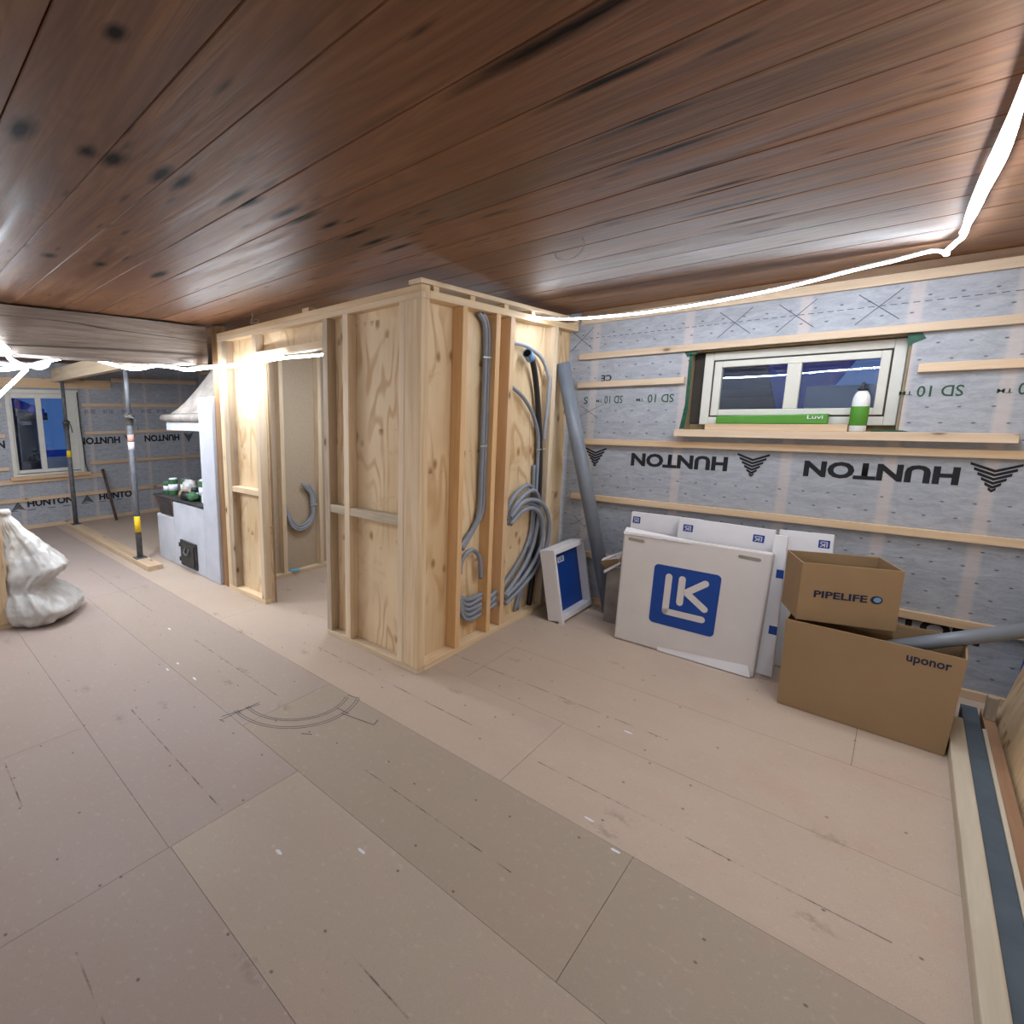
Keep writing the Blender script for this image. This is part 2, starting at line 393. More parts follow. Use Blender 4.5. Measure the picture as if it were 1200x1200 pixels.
def obj(name, bm, mat, parent=None, bevel=0, base=None, recalc=True):
    if recalc: bmesh.ops.recalc_face_normals(bm, faces=bm.faces)
    me = bpy.data.meshes.new(name)
    if parent is not None: off = wloc(parent)
    elif base is not None: off = V(base)
    else: off = V((0, 0, 0))
    if off.length: bmesh.ops.translate(bm, verts=bm.verts, vec=-off)
    bm.to_mesh(me); bm.free()
    for m in (mat if isinstance(mat, list) else [mat]): me.materials.append(m)
    o = bpy.data.objects.new(name, me); COL.objects.link(o)
    if parent is not None: o.parent = parent
    else: o.location = off
    WLOC[o.name] = off
    if bevel:
        b = o.modifiers.new('bevel', 'BEVEL'); b.width = bevel; b.segments = 2; b.limit_method = 'ANGLE'
    return o
def thing(name, label, cat, loc, group=None):
    o = bpy.data.objects.new(name, None); COL.objects.link(o); o.location = loc; o.empty_display_size = 0.1
    WLOC[o.name] = V(loc); return tag(o, label, cat, group)
def bx(name, lo, hi, mat, parent=None, bevel=0.002, base=None):
    bm = bmesh.new(); box(bm, lo, hi); return obj(name, bm, mat, parent, bevel, base)
def tb(name, pts, r, mat, parent=None, n=10, sub=8, base=None, closed=False, flat=None):
    bm = bmesh.new(); tube(bm, spline(pts, sub, closed) if sub else pts, r, n, closed=closed, flat=flat)
    return obj(name, bm, mat, parent, base=base)
def text_bm(s, org, right, up, w, h, bold=0.02):
    """flat lettering filling the box that starts at org"""
    c = bpy.data.curves.new('lettering', 'FONT'); c.body = s; c.size = 1; c.offset = bold; c.resolution_u = 3
    o = bpy.data.objects.new('lettering', c); COL.objects.link(o)
    dg = bpy.context.evaluated_depsgraph_get(); me = bpy.data.meshes.new_from_object(o.evaluated_get(dg))
    bpy.data.objects.remove(o); bpy.data.curves.remove(c)
    xs = [v.co.x for v in me.vertices]; ys = [v.co.y for v in me.vertices]
    x0, x1, y0, y1 = min(xs), max(xs), min(ys), max(ys)
    bm = bmesh.new(); bm.from_mesh(me); bpy.data.meshes.remove(me)
    org, right, up = V(org), V(right).normalized(), V(up).normalized()
    for v in bm.verts:
        v.co = org+right*((v.co.x-x0)/(x1-x0)*w)+up*((v.co.y-y0)/(y1-y0)*h)
    return bm
def poly(bm, pts): return bm.faces.new([bm.verts.new(p) for p in pts])
def capsule2d(bm, A, B, r, fr, n=8):
    """rounded stroke in a 2-D frame fr(x, y) -> 3-D"""
    ax, ay = A; bx_, by = B; a = math.atan2(by-ay, bx_-ax); pts = []
    for k in range(n+1): t = a+math.pi/2+math.pi*k/n; pts.append(fr(ax+r*math.cos(t), ay+r*math.sin(t)))
    for k in range(n+1): t = a-math.pi/2+math.pi*k/n; pts.append(fr(bx_+r*math.cos(t), by+r*math.sin(t)))
    poly(bm, pts)
def roundrect(bm, r, fr, n=6):
    pts = []
    for cx, cy, a0 in ((1-r, 1-r, 0), (r, 1-r, 90), (r, r, 180), (1-r, r, 270)):
        for k in range(n+1):
            t = math.radians(a0+90*k/n); pts.append(fr(cx+r*math.cos(t), cy+r*math.sin(t)))
    poly(bm, pts)
def lk_mark(parent, fr, nrm, small=False):
    """blue rounded square carrying the white L and K strokes"""
    nrm = V(nrm).normalized()
    bm = bmesh.new(); roundrect(bm, 0.07, lambda x, y: fr(x, y)+nrm*0.0012)
    b = obj('printed_emblem', bm, M['lkblue'], parent)
    bm = bmesh.new(); g = lambda x, y: fr(x, y)+nrm*0.002
    w = 0.052
    capsule2d(bm, (.245, .82), (.245, .235), w, g); capsule2d(bm, (.245, .235), (.80, .235), w, g)
    capsule2d(bm, (.45, .82), (.45, .43), w, g)
    capsule2d(bm, (.53, .615), (.79, .82), w, g); capsule2d(bm, (.53, .615), (.82, .41), w, g)
    obj('emblem_strokes', bm, M['carton_white'], b)

# ------------------------------------------------------------------ setting
WY, FX, CZ = 4.20, -8.20, 2.30
def struct(name, bm, mat, parent=None, bevel=0): return tag(obj(name, bm, mat, parent, bevel), kind='structure' if parent is None else None)

# floor: chipboard sheets, each sheet with its own tone
bm = bmesh.new(); lay = bm.loops.layers.float_color.new('tone')
T1, T2, T3, T4 = lin(168, 152, 144), lin(178, 163, 148), lin(166, 151, 135), lin(190, 171, 154)
sheets = [(-8.4, -2.64, -4.8, .62, T1), (-2.64, -1.64, -4.8, .62, T1), (-1.64, .7, -4.8, .626, T1), (-1.64, -.2, .626, 1.21, T2), (-.2, .7, .626, 1.21, T2),
          (-8.4, -4.1, .62, 1.21, T1), (-4.1, -1.64, .62, 1.21, T1), (-8.4, -4.6, 1.21, 1.80, T1), (-4.6, -2.1, 1.21, 1.80, tuple(.5*(a+b) for a, b in zip(T1, T3))),
          (-2.1, -.48, 1.21, 1.80, T3), (-.48, .7, 1.21, 1.80, tuple(x*.98 for x in T3)), (-8.4, -3.4, 1.80, 2.4, T4), (-3.4, -1.0, 1.80, 2.4, T4), (-1.0, .7, 1.80, 2.4, T4),
          (-8.4, -4.2, 2.4, 3.0, T4), (-4.2, -1.6, 2.4, 3.0, T4), (-1.6, .7, 2.4, 3.0, T4), (-8.4, -2.4, 3.0, 3.6, T4), (-2.4, .0, 3.0, 3.6, T4), (.0, .7, 3.0, 3.6, T4), (-8.4, -1.2, 3.6, 4.25, T4), (-1.2, .7, 3.6, 4.25, T4)]
for x0, x1, y0, y1, tn in sheets:
    g = 0.0008
    f = box(bm, (x0+g, y0+g, -.022), (x1-g, y1-g, 0))
    for ff in f:
        for l in ff.loops: l[lay] = (*tn, 1)
for ff in box(bm, (-8.5, -4.9, -.06), (.8, 4.3, -.0225)):
    for l in ff.loops: l[lay] = (.02, .015, .012, 1)
floor = struct('floor', bm, M['floor'])
M['dash'] = None
def dash_mat():
    t = NT('dirt_filled_joint', 0.8, 0.1); c = t.coord(False)
    n = t.noise(t.vmath('MULTIPLY', c, (14, 14, 1)), 1.0, 4, 0.7)
    t.color(lin(120, 108, 100)); t.put(t.b.inputs['Alpha'], t.rng(n, 0.42, 0.62, 0, 0.6)); return t.m
M['dash'] = dash_mat()
bm = bmesh.new()
for x0, x1, y in ((-2.63, -1.66, .852), (-1.44, -.74, 1.431), (-.95, .14, 2.03), (-2.6, -2.24, .27), (-1.47, -1.2, .262), (-.9, -.7, .847), (-2.5, -1.2, 2.05), (-1.9, -.6, 2.62), (-3.2, -2.2, 1.5), (-5.5, -3.9, 1.5)):
    poly(bm, [(x0, y-.003, .0006), (x1, y-.003, .0006), (x1, y+.003, .0006), (x0, y+.003, .0006)])
obj('joint_line', bm, M['dash'], floor)
# pencilled quarter circle on the floor
bm = bmesh.new(); cx, cy = -2.19, 1.62
def flat_line(bm, pts, w, z=.0008):
    for (x0, y0), (x1, y1) in zip(pts, pts[1:]):
        d = V((x1-x0, y1-y0)); 
        if d.length < 1e-6: continue
        n = V((-d.y, d.x)).normalized()*w/2
        poly(bm, [(x0+n.x, y0+n.y, z), (x0-n.x, y0-n.y, z), (x1-n.x, y1-n.y, z), (x1+n.x, y1+n.y, z)])
for rr in (.375, .36, .31, .296):
    flat_line(bm, [(cx+rr*math.cos(t), cy+rr*math.sin(t)) for t in [math.radians(-98+128*k/28) for k in range(29)]], .0035)
for a, b in (((-2.216, 1.15), (-2.217, 1.39)), ((-2.225, 1.15), (-2.19, 1.16)), ((-2.24, 1.17), (-2.2, 1.38)), ((-1.885, 1.66), (-1.80, 1.67)), ((-1.83, 1.645), (-1.645, 1.694)), ((-1.645, 1.694), (-1.66, 1.74)), ((-1.84, 1.385), (-1.80, 1.42)), ((-1.9, 1.80), (-1.87, 1.815)), ((-1.94, 1.79), (-1.9, 1.80))):
    flat_line(bm, [a, b], .005)
obj('pencil_marks', bm, M['ink_grey'], floor)
# paint scraps on the floor
bm = bmesh.new()
for x, y in ((-2.92, 1.18), (-2.95, 1.26), (-2.7, 1.25), (-.66, 1.86), (-.53, 1.78), (-1.15, 1.12), (-.75, 2.55), (-1.35, .9), (-3.5, 1.45)):
    a = random.random()*6; pts = []
    for k in range(6): t = a+k*math.pi/3; q = random.uniform(.5, 1); pts.append((x+.028*q*math.cos(t), y+.009*q*math.sin(t), .0009))
    poly(bm, pts)
obj('paint_flecks', bm, M['white_label'], floor)

# ceiling: wide boards along X, tight joints
bm = bmesh.new(); al = bm.loops.layers.float.new('rnd') if False else bm.faces.layers.float.new('rnd')
ys = [-4.8, -4.55, -4.3, -4.05, -3.8, -3.56, -3.3, -3.05, -2.8, -2.57, -2.4, -2.15, -1.9, -1.66, -1.4, -1.17, -.9, -.66, -.4, -.17, .085, .34, .602, .80, 1.097, 1.33, 1.585, 1.80, 2.05, 2.29, 2.53, 2.79, 3.03, 3.28, 3.52, 3.78, 4.02, 4.3]
for a, b in zip(ys, ys[1:]):
    rv = random.random(); g = .0011; dz = random.uniform(0, .002)
    p = [(-8.4, a+g, CZ+dz+.003), (.8, a+g, CZ+dz+.003), (.8, a+.004, CZ+dz), (-8.4, a+.004, CZ+dz)]
    q = [(-8.4, b-g, CZ+dz+.003), (.8, b-g, CZ+dz+.003), (.8, b-.004, CZ+dz), (-8.4, b-.004, CZ+dz)]
    t_ = CZ+.03
    fs = [poly(bm, p), poly(bm, [p[3], p[2], q[2], q[3]]), poly(bm, q[::-1]), poly(bm, [(-8.4, a+g, t_), (.8, a+g, t_), p[1], p[0]]), poly(bm, [q[0], q[1], (.8, b-g, t_), (-8.4, b-g, t_)])]
    for f in fs: f[al] = rv
for f in box(bm, (-8.4, -4.8, CZ+.03), (.8, 4.3, CZ+.1)): f[al] = 0.0
ceil = struct('ceiling', bm, M['ceiling'])

# back wall with its membrane, window hole
wx0, wx1, wz0, wz1 = -1.065, -.035, 1.40, 1.94
bm = bmesh.new()
box(bm, (FX-.2, WY, 0), (wx0, WY+.2, CZ)); box(bm, (wx1, WY, 0), (.82, WY+.2, CZ))
box(bm, (wx0, WY, 0), (wx1, WY+.2, wz0)); box(bm, (wx0, WY, wz1), (wx1, WY+.2, CZ))
back = struct('wall_back', bm, M['membrane_x'])
def batten(parent, axis, a, b, z0, z1, face, depth=.03, sign=-1):
    if axis == 'x': return bx('batten', (a, min(face, face+sign*depth), z0), (b, max(face, face+sign*depth), z1), M['batten_x'], parent, .0015)
    return bx('batten', (min(face, face+sign*depth), a, z0), (max(face, face+sign*depth), b, z1), M['batten_y'], parent, .0015)
bw = WY-.0005
for z0, z1 in ((2.204, 2.256), (1.94, 1.985), (1.285, 1.327), (.843, .886), (.375, .42), (.0, .045)):
    batten(back, 'x', -1.80, .60, z0, z1, bw)
    batten(back, 'x', -8.16, -4.02, z0, z1, bw)
batten(back, 'x', -1.80, -1.075, 1.725, 1.769, bw); batten(back, 'x', .0, .60, 1.73, 1.776, bw)
# printed lettering on the membrane
P0 = WY-.0015
def letters(parent, name, s, x0, x1, z0, z1, mat, flip=True, bold=.025):
    if flip: bm = text_bm(s, (x1, P0, z1), (-1, 0, 0), (0, 0, -1), x1-x0, z1-z0, bold)
    else: bm = text_bm(s, (x0, P0, z0), (1, 0, 0), (0, 0, 1), x1-x0, z1-z0, bold)
    return obj(name, bm, mat, parent)
def chevrons(bm, fr, n=6):
    """stacked bent bars narrowing to a point at (0.5, 0); wide end at y=1"""
    for k in range(n):
        y = 1-k*.142; hw = .5*(1-k*.17); t = .084; dr = .20*(1-k*.12)
        if k == n-1: dr = .07
        for s in (-1, 1):
            pts = [(.5, y-dr-t), (.5+s*hw, y-t*.9 if k == 0 else y-t), (.5+s*hw*1.0, y), (.5, y-dr)]
            poly(bm, [fr(*p) for p in pts])
for x0, x1 in ((-1.378, -.785), (-.403, .212), (.575, .80)):
    if x1 < .5: letters(back, 'printed_lettering', 'HUNTON', x0, x1, 1.135, 1.233, M['ink'], bold=.042)
letters(back, 'printed_lettering', 'H', -1.80, -1.765, 1.135, 1.233, M['ink'])
bm = bmesh.new()
for x0, x1 in ((-1.72, -1.559), (-.738, -.572), (.24, .408)):
    chevrons(bm, lambda x, y, x0=x0, x1=x1: V((x0+(x1-x0)*x, P0, 1.086+(1.262-1.086)*y)))
obj('printed_chevrons', bm, M['ink'], back)
for x0, x1 in ((-1.60, -1.47), (-1.30, -1.135), (.01, .172), (.345, .49)):
    letters(back, 'printed_lettering', 'SD 10', x0, x1, 1.60, 1.658, M['ink_green'], bold=.008)
for x0, x1 in ((-1.66, -1.615), (-1.375, -1.325), (-.055, -.005), (.28, .33)):
    letters(back, 'printed_lettering', 'TM', x0, x1, 1.61, 1.632, M['ink_green'], bold=.004)
letters(back, 'printed_lettering', 'S', -1.755, -1.725, 1.60, 1.655, M['ink_green'], bold=.008)
letters(back, 'printed_lettering', 'CE', -1.635, -1.56, 1.768, 1.815, M['ink'], bold=.02)
letters(back, 'printed_lettering', 'HUNTON', -.215, .385, .288, .385, M['ink'], flip=False, bold=.042)
letters(back, 'printed_lettering', 'HUNTON', -1.20, -.60, .288, .385, M['ink'], flip=False)
letters(back, 'printed_lettering', 'VAPOUR BARRIER', .12, .36, .235, .253, M['ink'], flip=False, bold=.0) if False else None
bm = bmesh.new()
for c in (-1.545,):
    chevrons(bm, lambda x, y, c=c: V((c+.17*x, P0, .40-.15*y)))
obj('printed_chevrons', bm, M['ink'], back)
bm = bmesh.new()
def wall_line(bm, a, b, w):
    a, b = V((a[0], 0, a[1])), V((b[0], 0, b[1])); d = (b-a); n = V((-d.z, 0, d.x)).normalized()*w/2
    poly(bm, [V((q.x, P0, q.z)) for q in (a+n, a-n, b-n, b+n)])
x = -1.78
while x < .58: wall_line(bm, (x, 2.099), (x+.026, 2.099), .004); x += .042
for cx in (-.83, -.53, -.185, -1.80):
    wall_line(bm, (cx-.085, 2.172), (cx+.085, 2.02), .004); wall_line(bm, (cx-.085, 2.01), (cx+.085, 2.18), .004)
wall_line(bm, (-1.78, .62), (-1.68, .70), .003); wall_line(bm, (-1.78, .70), (-1.68, .61), .003)
wall_line(bm, (-1.79, 1.50), (-1.60, 1.60), .003); wall_line(bm, (-1.78, 1.59), (-1.64, 1.49), .003)
obj('printed_cut_marks', bm, M['ink_grey'], back)

# far wall of the next room
fy0, fy1, fz0, fz1 = 1.375, 2.285, .72, 1.925
bm = bmesh.new()
box(bm, (FX-.2, -4.8, 0), (FX, fy0, CZ)); box(bm, (FX-.2, fy1, 0), (FX, WY, CZ))
box(bm, (FX-.2, fy0, 0), (FX, fy1, fz0)); box(bm, (FX-.2, fy0, fz1), (FX, fy1, CZ))
far = struct('wall_far', bm, M['membrane_y'])
fb = FX+.0005
for z0, z1, a, b in ((1.69, 1.74, 2.33, 4.15), (1.285, 1.33, 2.33, 4.15), (.84, .887, 2.36, 4.15), (.645, .705, 1.15, 2.53), (.39, .44, -4.7, 4.15), (.0, .05, -4.7, 4.15), (1.69, 1.74, -4.7, 1.33), (1.285, 1.33, -4.7, 1.33), (.84, .887, -4.7, 1.33), (1.95, 2.08, -4.7, 2.75), (2.06, 2.12, 2.76, 4.15)):
    batten(far, 'y', a, b, z0, z1, fb, .03, 1)
Q0 = FX+.0015
def fletters(s, y0, y1, z0, z1, mat, flip, bold=.042):
    if flip: bm = text_bm(s, (Q0, y1, z1), (0, -1, 0), (0, 0, -1), y1-y0, z1-z0, bold)
    else: bm = text_bm(s, (Q0, y0, z0), (0, 1, 0), (0, 0, 1), y1-y0, z1-z0, bold)
    obj('printed_lettering', bm, mat, far)
fletters('HUNTON', 2.235, 2.835, 1.14, 1.245, M['ink'], True); fletters('HUNTON', 3.215, 3.80, 1.14, 1.245, M['ink'], True)
fletters('N', 1.23, 1.32, 1.14, 1.245, M['ink'], True)
fletters('HUNTON', 1.50, 2.09, .305, .405, M['ink'], False); fletters('HUNTON', 2.455, 3.05, .29, .392, M['ink'], False)
for a in (2.36, 2.62, 2.9, 3.2, 3.45): fletters('SD 10', a, a+.15, 1.595, 1.65, M['ink_grey'], True, .005)
bm = bmesh.new()
for y0 in (2.90, 3.88): chevrons(bm, lambda x, y, y0=y0: V((Q0, y0+.17*x, 1.085+.175*y)))
for y0 in (1.30, 2.20): chevrons(bm, lambda x, y, y0=y0: V((Q0, y0+.17*x, .41-.14*y)))
obj('printed_chevrons', bm, M['ink'], far)
bm = bmesh.new()
for y0 in (1.28, 1.5, 1.75, 1.95, 2.2, 2.45, 2.7):
    poly(bm, [(Q0, y0, .262), (Q0, y0+.10, .262), (Q0, y0+.10, .272), (Q0, y0, .272)])
obj('printed_small_lines', bm, M['ink_grey'], far)

# remaining walls (outside the frame, they close the room)
bm = bmesh.new(); box(bm, (.66, -4.8, 0), (.82, WY, CZ)); struct('wall_right', bm, M['ply'])
bm = bmesh.new(); box(bm, (FX, -4.9, 0), (.82, -4.8, CZ)); struct('wall_front', bm, M['membrane_x'])
# partition at the left: studs and plywood, only its end shows
pl = tag(bpy.data.objects.new('wall_left', None), kind='structure'); COL.objects.link(pl)
bx('plywood_panel', (-4.385, -4.79, .04), (-4.372, .565, CZ), M['ply'], pl)
bx('bottom_plate', (-4.455, -4.79, 0), (-4.355, .62, .038), M['pine_y'], pl)
bx('stud', (-4.455, .572, .04), (-4.385, .62, 1.96), M['pine_z'], pl)
bx('stud', (-4.370, .52, .04), (-4.345, .60, 1.96), M['pine_z'], pl)

# ------------------------------------------------------------------ window in the back wall
win = tag(bpy.data.objects.new('window_1', None), kind='structure'); COL.objects.link(win)
def frame(name, x0, x1, z0, z1, y0, y1, wd, mat, parent):
    bm = bmesh.new()
    box(bm, (x0, y0, z0), (x0+wd, y1, z1)); box(bm, (x1-wd, y0, z0), (x1, y1, z1))
    box(bm, (x0+wd, y0, z0), (x1-wd, y1, z0+wd)); box(bm, (x0+wd, y0, z1-wd), (x1-wd, y1, z1))
    return obj(name, bm, mat, parent, .003)
frame('reveal_liner', wx0, wx1, wz0, wz1, 4.205, 4.395, .012, M['liner'], win)
frame('window_frame', -.985, -.05, 1.445, 1.922, 4.262, 4.37, .05, M['frame_white'], win)
frame('gasket', -.936, -.099, 1.495, 1.873, 4.268, 4.35, .010, M['frame_gasket'], win)
sash = bmesh.new()
x0, x1, z0, z1, y0, y1 = -.926, -.108, 1.505, 1.862, 4.258, 4.32
box(sash, (x0, y0, z0), (-.884, y1, z1)); box(sash, (-.147, y0, z0), (x1, y1, z1)); box(sash, (-.549, y0, z0+.04), (-.481, y1, z1-.04))
box(sash, (-.884, y0, z0), (-.147, y1, z0+.04)); box(sash, (-.884, y0, z1-.04), (-.147, y1, z1))
obj('sash', sash, M['frame_white'], win, .004)
for a, b in ((-.884, -.549), (-.481, -.147)): bx('glass_pane', (a, 4.288, 1.545), (b, 4.296, 1.822), M['glass'], win, 0)
bx('filler_strip', (wx0+.012, 4.30, 1.45), (-.985, 4.36, 1.922), M['frame_gasket'], win)
bx('filler_strip', (wx0+.012, 4.30, 1.412), (wx1-.012, 4.36, 1.446), M['liner'], win)
bm = bmesh.new()
def tapepoly(pts): poly(bm, [(x, WY-.002, z) for x, z in pts])
tapepoly([(-1.10, 1.945), (-1.02, 1.945), (-1.02, 1.92), (-1.075, 1.90)]); tapepoly([(-1.062, 1.92), (-1.045, 1.92), (-1.042, 1.55), (-1.055, 1.42), (-1.085, 1.412), (-1.06, 1.60)])
tapepoly([(-.06, 1.945), (-.005, 1.938), (.012, 1.905), (-.03, 1.885), (-.05, 1.87)]); tapepoly([(-.14, 1.42), (-.02, 1.42), (.01, 1.413), (-.14, 1.411)])
obj('sealing_tape', bm, M['green_tape'], win)
tag(bx('trim_1', (-1.095, 4.125, 1.365), (.372, 4.1995, 1.411), M['batten_x']), kind='structure')
tag(bx('trim_2', (-.925, 4.15, 1.4115), (-.235, 4.255, 1.452), M['batten_x']), kind='structure')

tag(bx('trim_3', (-1.80, 4.168, 2.2565), (.655, 4.1995, 2.2995), M['old_board']), kind='structure')
# window in the far wall
win2 = tag(bpy.data.objects.new('window_2', None), kind='structure'); COL.objects.link(win2)
def yframe(name, y0, y1, z0, z1, x0, x1, wd, mat, parent):
    bm = bmesh.new()
    box(bm, (x0, y0, z0), (x1, y0+wd, z1)); box(bm, (x0, y1-wd, z0), (x1, y1, z1))
    box(bm, (x0, y0+wd, z0), (x1, y1-wd, z0+wd)); box(bm, (x0, y0+wd, z1-wd), (x1, y1-wd, z1))
    return obj(name, bm, mat, parent, .003)
yframe('casing', fy0-.0, fy1+.0, fz0, fz1, FX-.06, FX+.028, .05, M['frame_white'], win2)
bm = bmesh.new()
for a, b in ((1.425, 1.455), (1.735, 1.805), (2.08, 2.235)): box(bm, (FX-.05, a, .78), (FX-.005, b, 1.875))
for a, b in ((1.455, 1.735), (1.805, 2.08)): box(bm, (FX-.05, a, .78), (FX-.005, b, .825)); box(bm, (FX-.05, a, 1.81), (FX-.005, b, 1.875))
obj('sash', bm, M['frame_white'], win2, .003)
for a, b in ((1.455, 1.735), (1.805, 2.08)): bx('glass_pane', (FX-.032, a, .825), (FX-.024, b, 1.81), M['glass'], win2, 0)
bx('sill_board', (FX+.0295, 1.33, .70), (FX+.09, 2.35, .745), M['batten_y'], win2)
bm = bmesh.new(); tube(bm, [(FX+.035, 2.27, 1.9), (FX+.035, 2.275, 1.4), (FX+.036, 2.30, .86), (FX+.036, 2.33, .72)], .008, 6); obj('sealing_cord', bm, M['frame_gasket'], win2)

# ------------------------------------------------------------------ outdoors (dusk)
tag(bx('ground', (-22, -10, -.6), (6, 16, -.5), M['snow'], None, 0), kind='structure')
hs = thing('outbuilding', 'dim grey outbuilding seen through the window of the membrane wall', 'building', (-2.5, 9.5, -.5))
bx('wall', (-6.0, 8.2, -.5), (-.9, 11, 1.78), M['outdoor_wall'], hs)
bm = bmesh.new(); hexa(bm, [(-6.3, 7.8, 1.68), (-.75, 7.8, 1.68), (-.75, 9.6, 2.7), (-6.3, 9.6, 2.7), (-6.3, 7.8, 1.78), (-.75, 7.8, 1.78), (-.75, 9.6, 2.8), (-6.3, 9.6, 2.8)]); obj('roof', bm, M['outdoor_dark'], hs)
hs = thing('shed', 'dark shed outside the far left window', 'building', (-11, 1, -.5))
bx('wall', (-12, -.6, -.5), (-9.62, 2.02, 1.62), M['outdoor_wall'], hs)
bm = bmesh.new(); hexa(bm, [(-12.2, -.8, 2.0), (-9.66, -.8, 2.0), (-9.66, 2.2, 1.5), (-12.2, 2.2, 1.5), (-12.2, -.8, 2.12), (-9.66, -.8, 2.12), (-9.66, 2.2, 1.62), (-12.2, 2.2, 1.62)]); obj('roof', bm, M['outdoor_dark'], hs)
def sheet(name, corners, n, label, base):
    bm = bmesh.new(); A, B, C, D = [V(c) for c in corners]; g = []
    nr = (B-A).cross(D-A).normalized()
    for i in range(n+1):
        for j in range(n+1):
            s, t = i/n, j/n; p = A*(1-s)*(1-t)+B*s*(1-t)+C*s*t+D*(1-s)*t
            g.append(bm.verts.new(p+nr*.02*noise.noise(p*2.2)))
    for i in range(n):
        for j in range(n): f = bm.faces.new((g[i*(n+1)+j], g[(i+1)*(n+1)+j], g[(i+1)*(n+1)+j+1], g[i*(n+1)+j+1])); f.smooth = True
    o = obj(name, bm, M['tarp'], None, base=base)
    s_ = o.modifiers.new('thickness', 'SOLIDIFY'); s_.thickness = .004
    return tag(o, label, 'tarpaulin')
sheet('tarpaulin', [(-.70, 5.39, 1.42), (-.56, 5.39, 1.42), (-.26, 5.37, 1.98), (-.84, 5.37, 1.98)], 12, 'bright blue tarpaulin on a pole outside the window with the green carton', (-.6, 5.4, 1.42))
sheet('tarpaulin', [(-9.6, 1.45, 1.80), (-9.6, 2.15, 1.55), (-9.6, 2.15, 1.68), (-9.6, 1.45, 1.98)], 10, 'bright blue tarpaulin strip outside the far left window', (-9.6, 1.5, 1.6))
sheet('tarpaulin', [(-9.4, 1.95, -.5), (-9.4, 2.7, -.5), (-9.4, 2.7, 1.02), (-9.4, 2.02, 1.02)], 10, 'blue tarpaulin sheet low outside the far left window', (-9.4, 2.1, -.5))

tag(bx('pole', (-.665, 5.40, -.5), (-.60, 5.46, 2.6), M['outdoor_dark'], None, .003, base=(-.63, 5.43, -.5)), 'dark timber pole outside carrying the slanted blue tarpaulin', 'pole')
tag(bx('reflection_board', (-.525, 5.0, -.5), (-.165, 5.03, 1.70), M['carton_bright'], None, .003, base=(-.27, 5.0, -.5)), 'pale board added outside as a pane reflection, behind the white and green bottle', 'board')  # added board, stands in for a white reflection in the right pane
tag(bx('reflection_board', (-9.2, 1.98, -.5), (-9.17, 2.36, .92), M['carton_bright'], None, .003, base=(-9.2, 2.2, -.5)), 'pale board added outside as a reflection in the far left window', 'board')  # second added board, imitates the reflection in the far window
# ------------------------------------------------------------------ old beam over the opening and its post
bm = bmesh.new(); n = 90
rows = []
for i in range(n+1):
    y = -4.7+(2.20+4.7)*i/n; ring = []
    for (x, z) in ((-4.10, 1.972), (-4.098, 2.05), (-4.104, 2.125), (-4.097, 2.2), (-4.105, 2.289), (-4.31, 2.289), (-4.31, 1.975)):
        k = noise.noise(V((x*3, y*1.7, z*9)))*.010
        ring.append(bm.verts.new((x+k, y, min(z+noise.noise(V((z*5, y*2.1, x)))*.008, 2.295))))
    rows.append(ring)
for A, B in zip(rows, rows[1:]):
    for k in range(7): bm.faces.new((A[k], A[(k+1) % 7], B[(k+1) % 7], B[k]))
bm.faces.new(rows[0][::-1]); bm.faces.new(rows[-1])
tag(obj('ceiling_beam', bm, M['beam'], None, base=(-4.2, 0, 1.97)), 'heavy old weathered timber beam under the ceiling boards', 'beam')
tag(bx('timber_post', (-4.105, 2.245, 0), (-4.012, 2.335, 2.29), M['old_post'], None, .003, base=(-4.05, 2.29, 0)), 'brownish post between the white stove and the framed closet', 'post')

# ------------------------------------------------------------------ framed closet
cl = thing('framed_closet', 'pine stud closet with plywood lining and open doorway in mid room', 'partition', (-2.9, 3.1, 0))
Yf, Xf, D = 2.24, -1.816, .073
def P(name, lo, hi, mat='pine_z', bevel=.002): return bx(name, lo, hi, M[mat] if isinstance(mat, str) else mat, cl, bevel)
# front wall (faces -Y)
tp0, tp1, tp2 = 2.152, 2.187, 2.222
for a, b, m in ((-4.0, -3.935, 'pine_z'), (-3.932, -3.868, 'grey_pine_z'), (-3.462, -3.414, 'pine_z'), (-2.632, -2.586, 'grey_pine_z'), (-2.44, -2.392, 'pine_z'), (-1.974, -1.932, 'pine_z')):
    P('stud', (a, Yf, .037), (b, Yf+D, tp0-.0005), m)
P('corner_post', (-1.931, Yf, .037), (Xf, Yf+D, tp0-.0005), 'pine_z', .003)
P('top_plate', (-4.0, Yf, tp0), (Xf, Yf+D, tp1-.0005), 'pine_x'); P('top_plate', (-4.0, Yf-.002, tp1), (Xf, Yf+D, tp2-.0005), 'pine_x')
P('bottom_plate', (-4.0, Yf, .0005), (-3.414, Yf+D, .0365), 'pine_x'); P('bottom_plate', (-2.632, Yf, .0005), (Xf, Yf+D, .0365), 'pine_x')
P('noggin', (-3.867, Yf+.003, .90), (-3.463, Yf+D, .945), 'pine_x'); P('noggin', (-2.585, Yf+.003, .892), (-2.441, Yf+D, .944), 'grey_pine_x'); P('noggin', (-2.391, Yf+.003, .892), (-1.975, Yf+D, .944), 'grey_pine_x')
P('door_header', (-3.413, Yf, 1.973), (-2.633, Yf+D, 2.02), 'pine_x')
py0, py1 = Yf+D+.0005, Yf+D+.0125
P('plywood_panel', (-3.99, py0, .01), (-3.407, py1, tp2), 'ply', 0); P('plywood_panel', (-2.64, py0, .01), (-1.905, py1, tp2), 'ply', 0)
P('plywood_panel', (-3.4065, py0, 1.98), (-2.6405, py1, tp2), 'ply', 0)
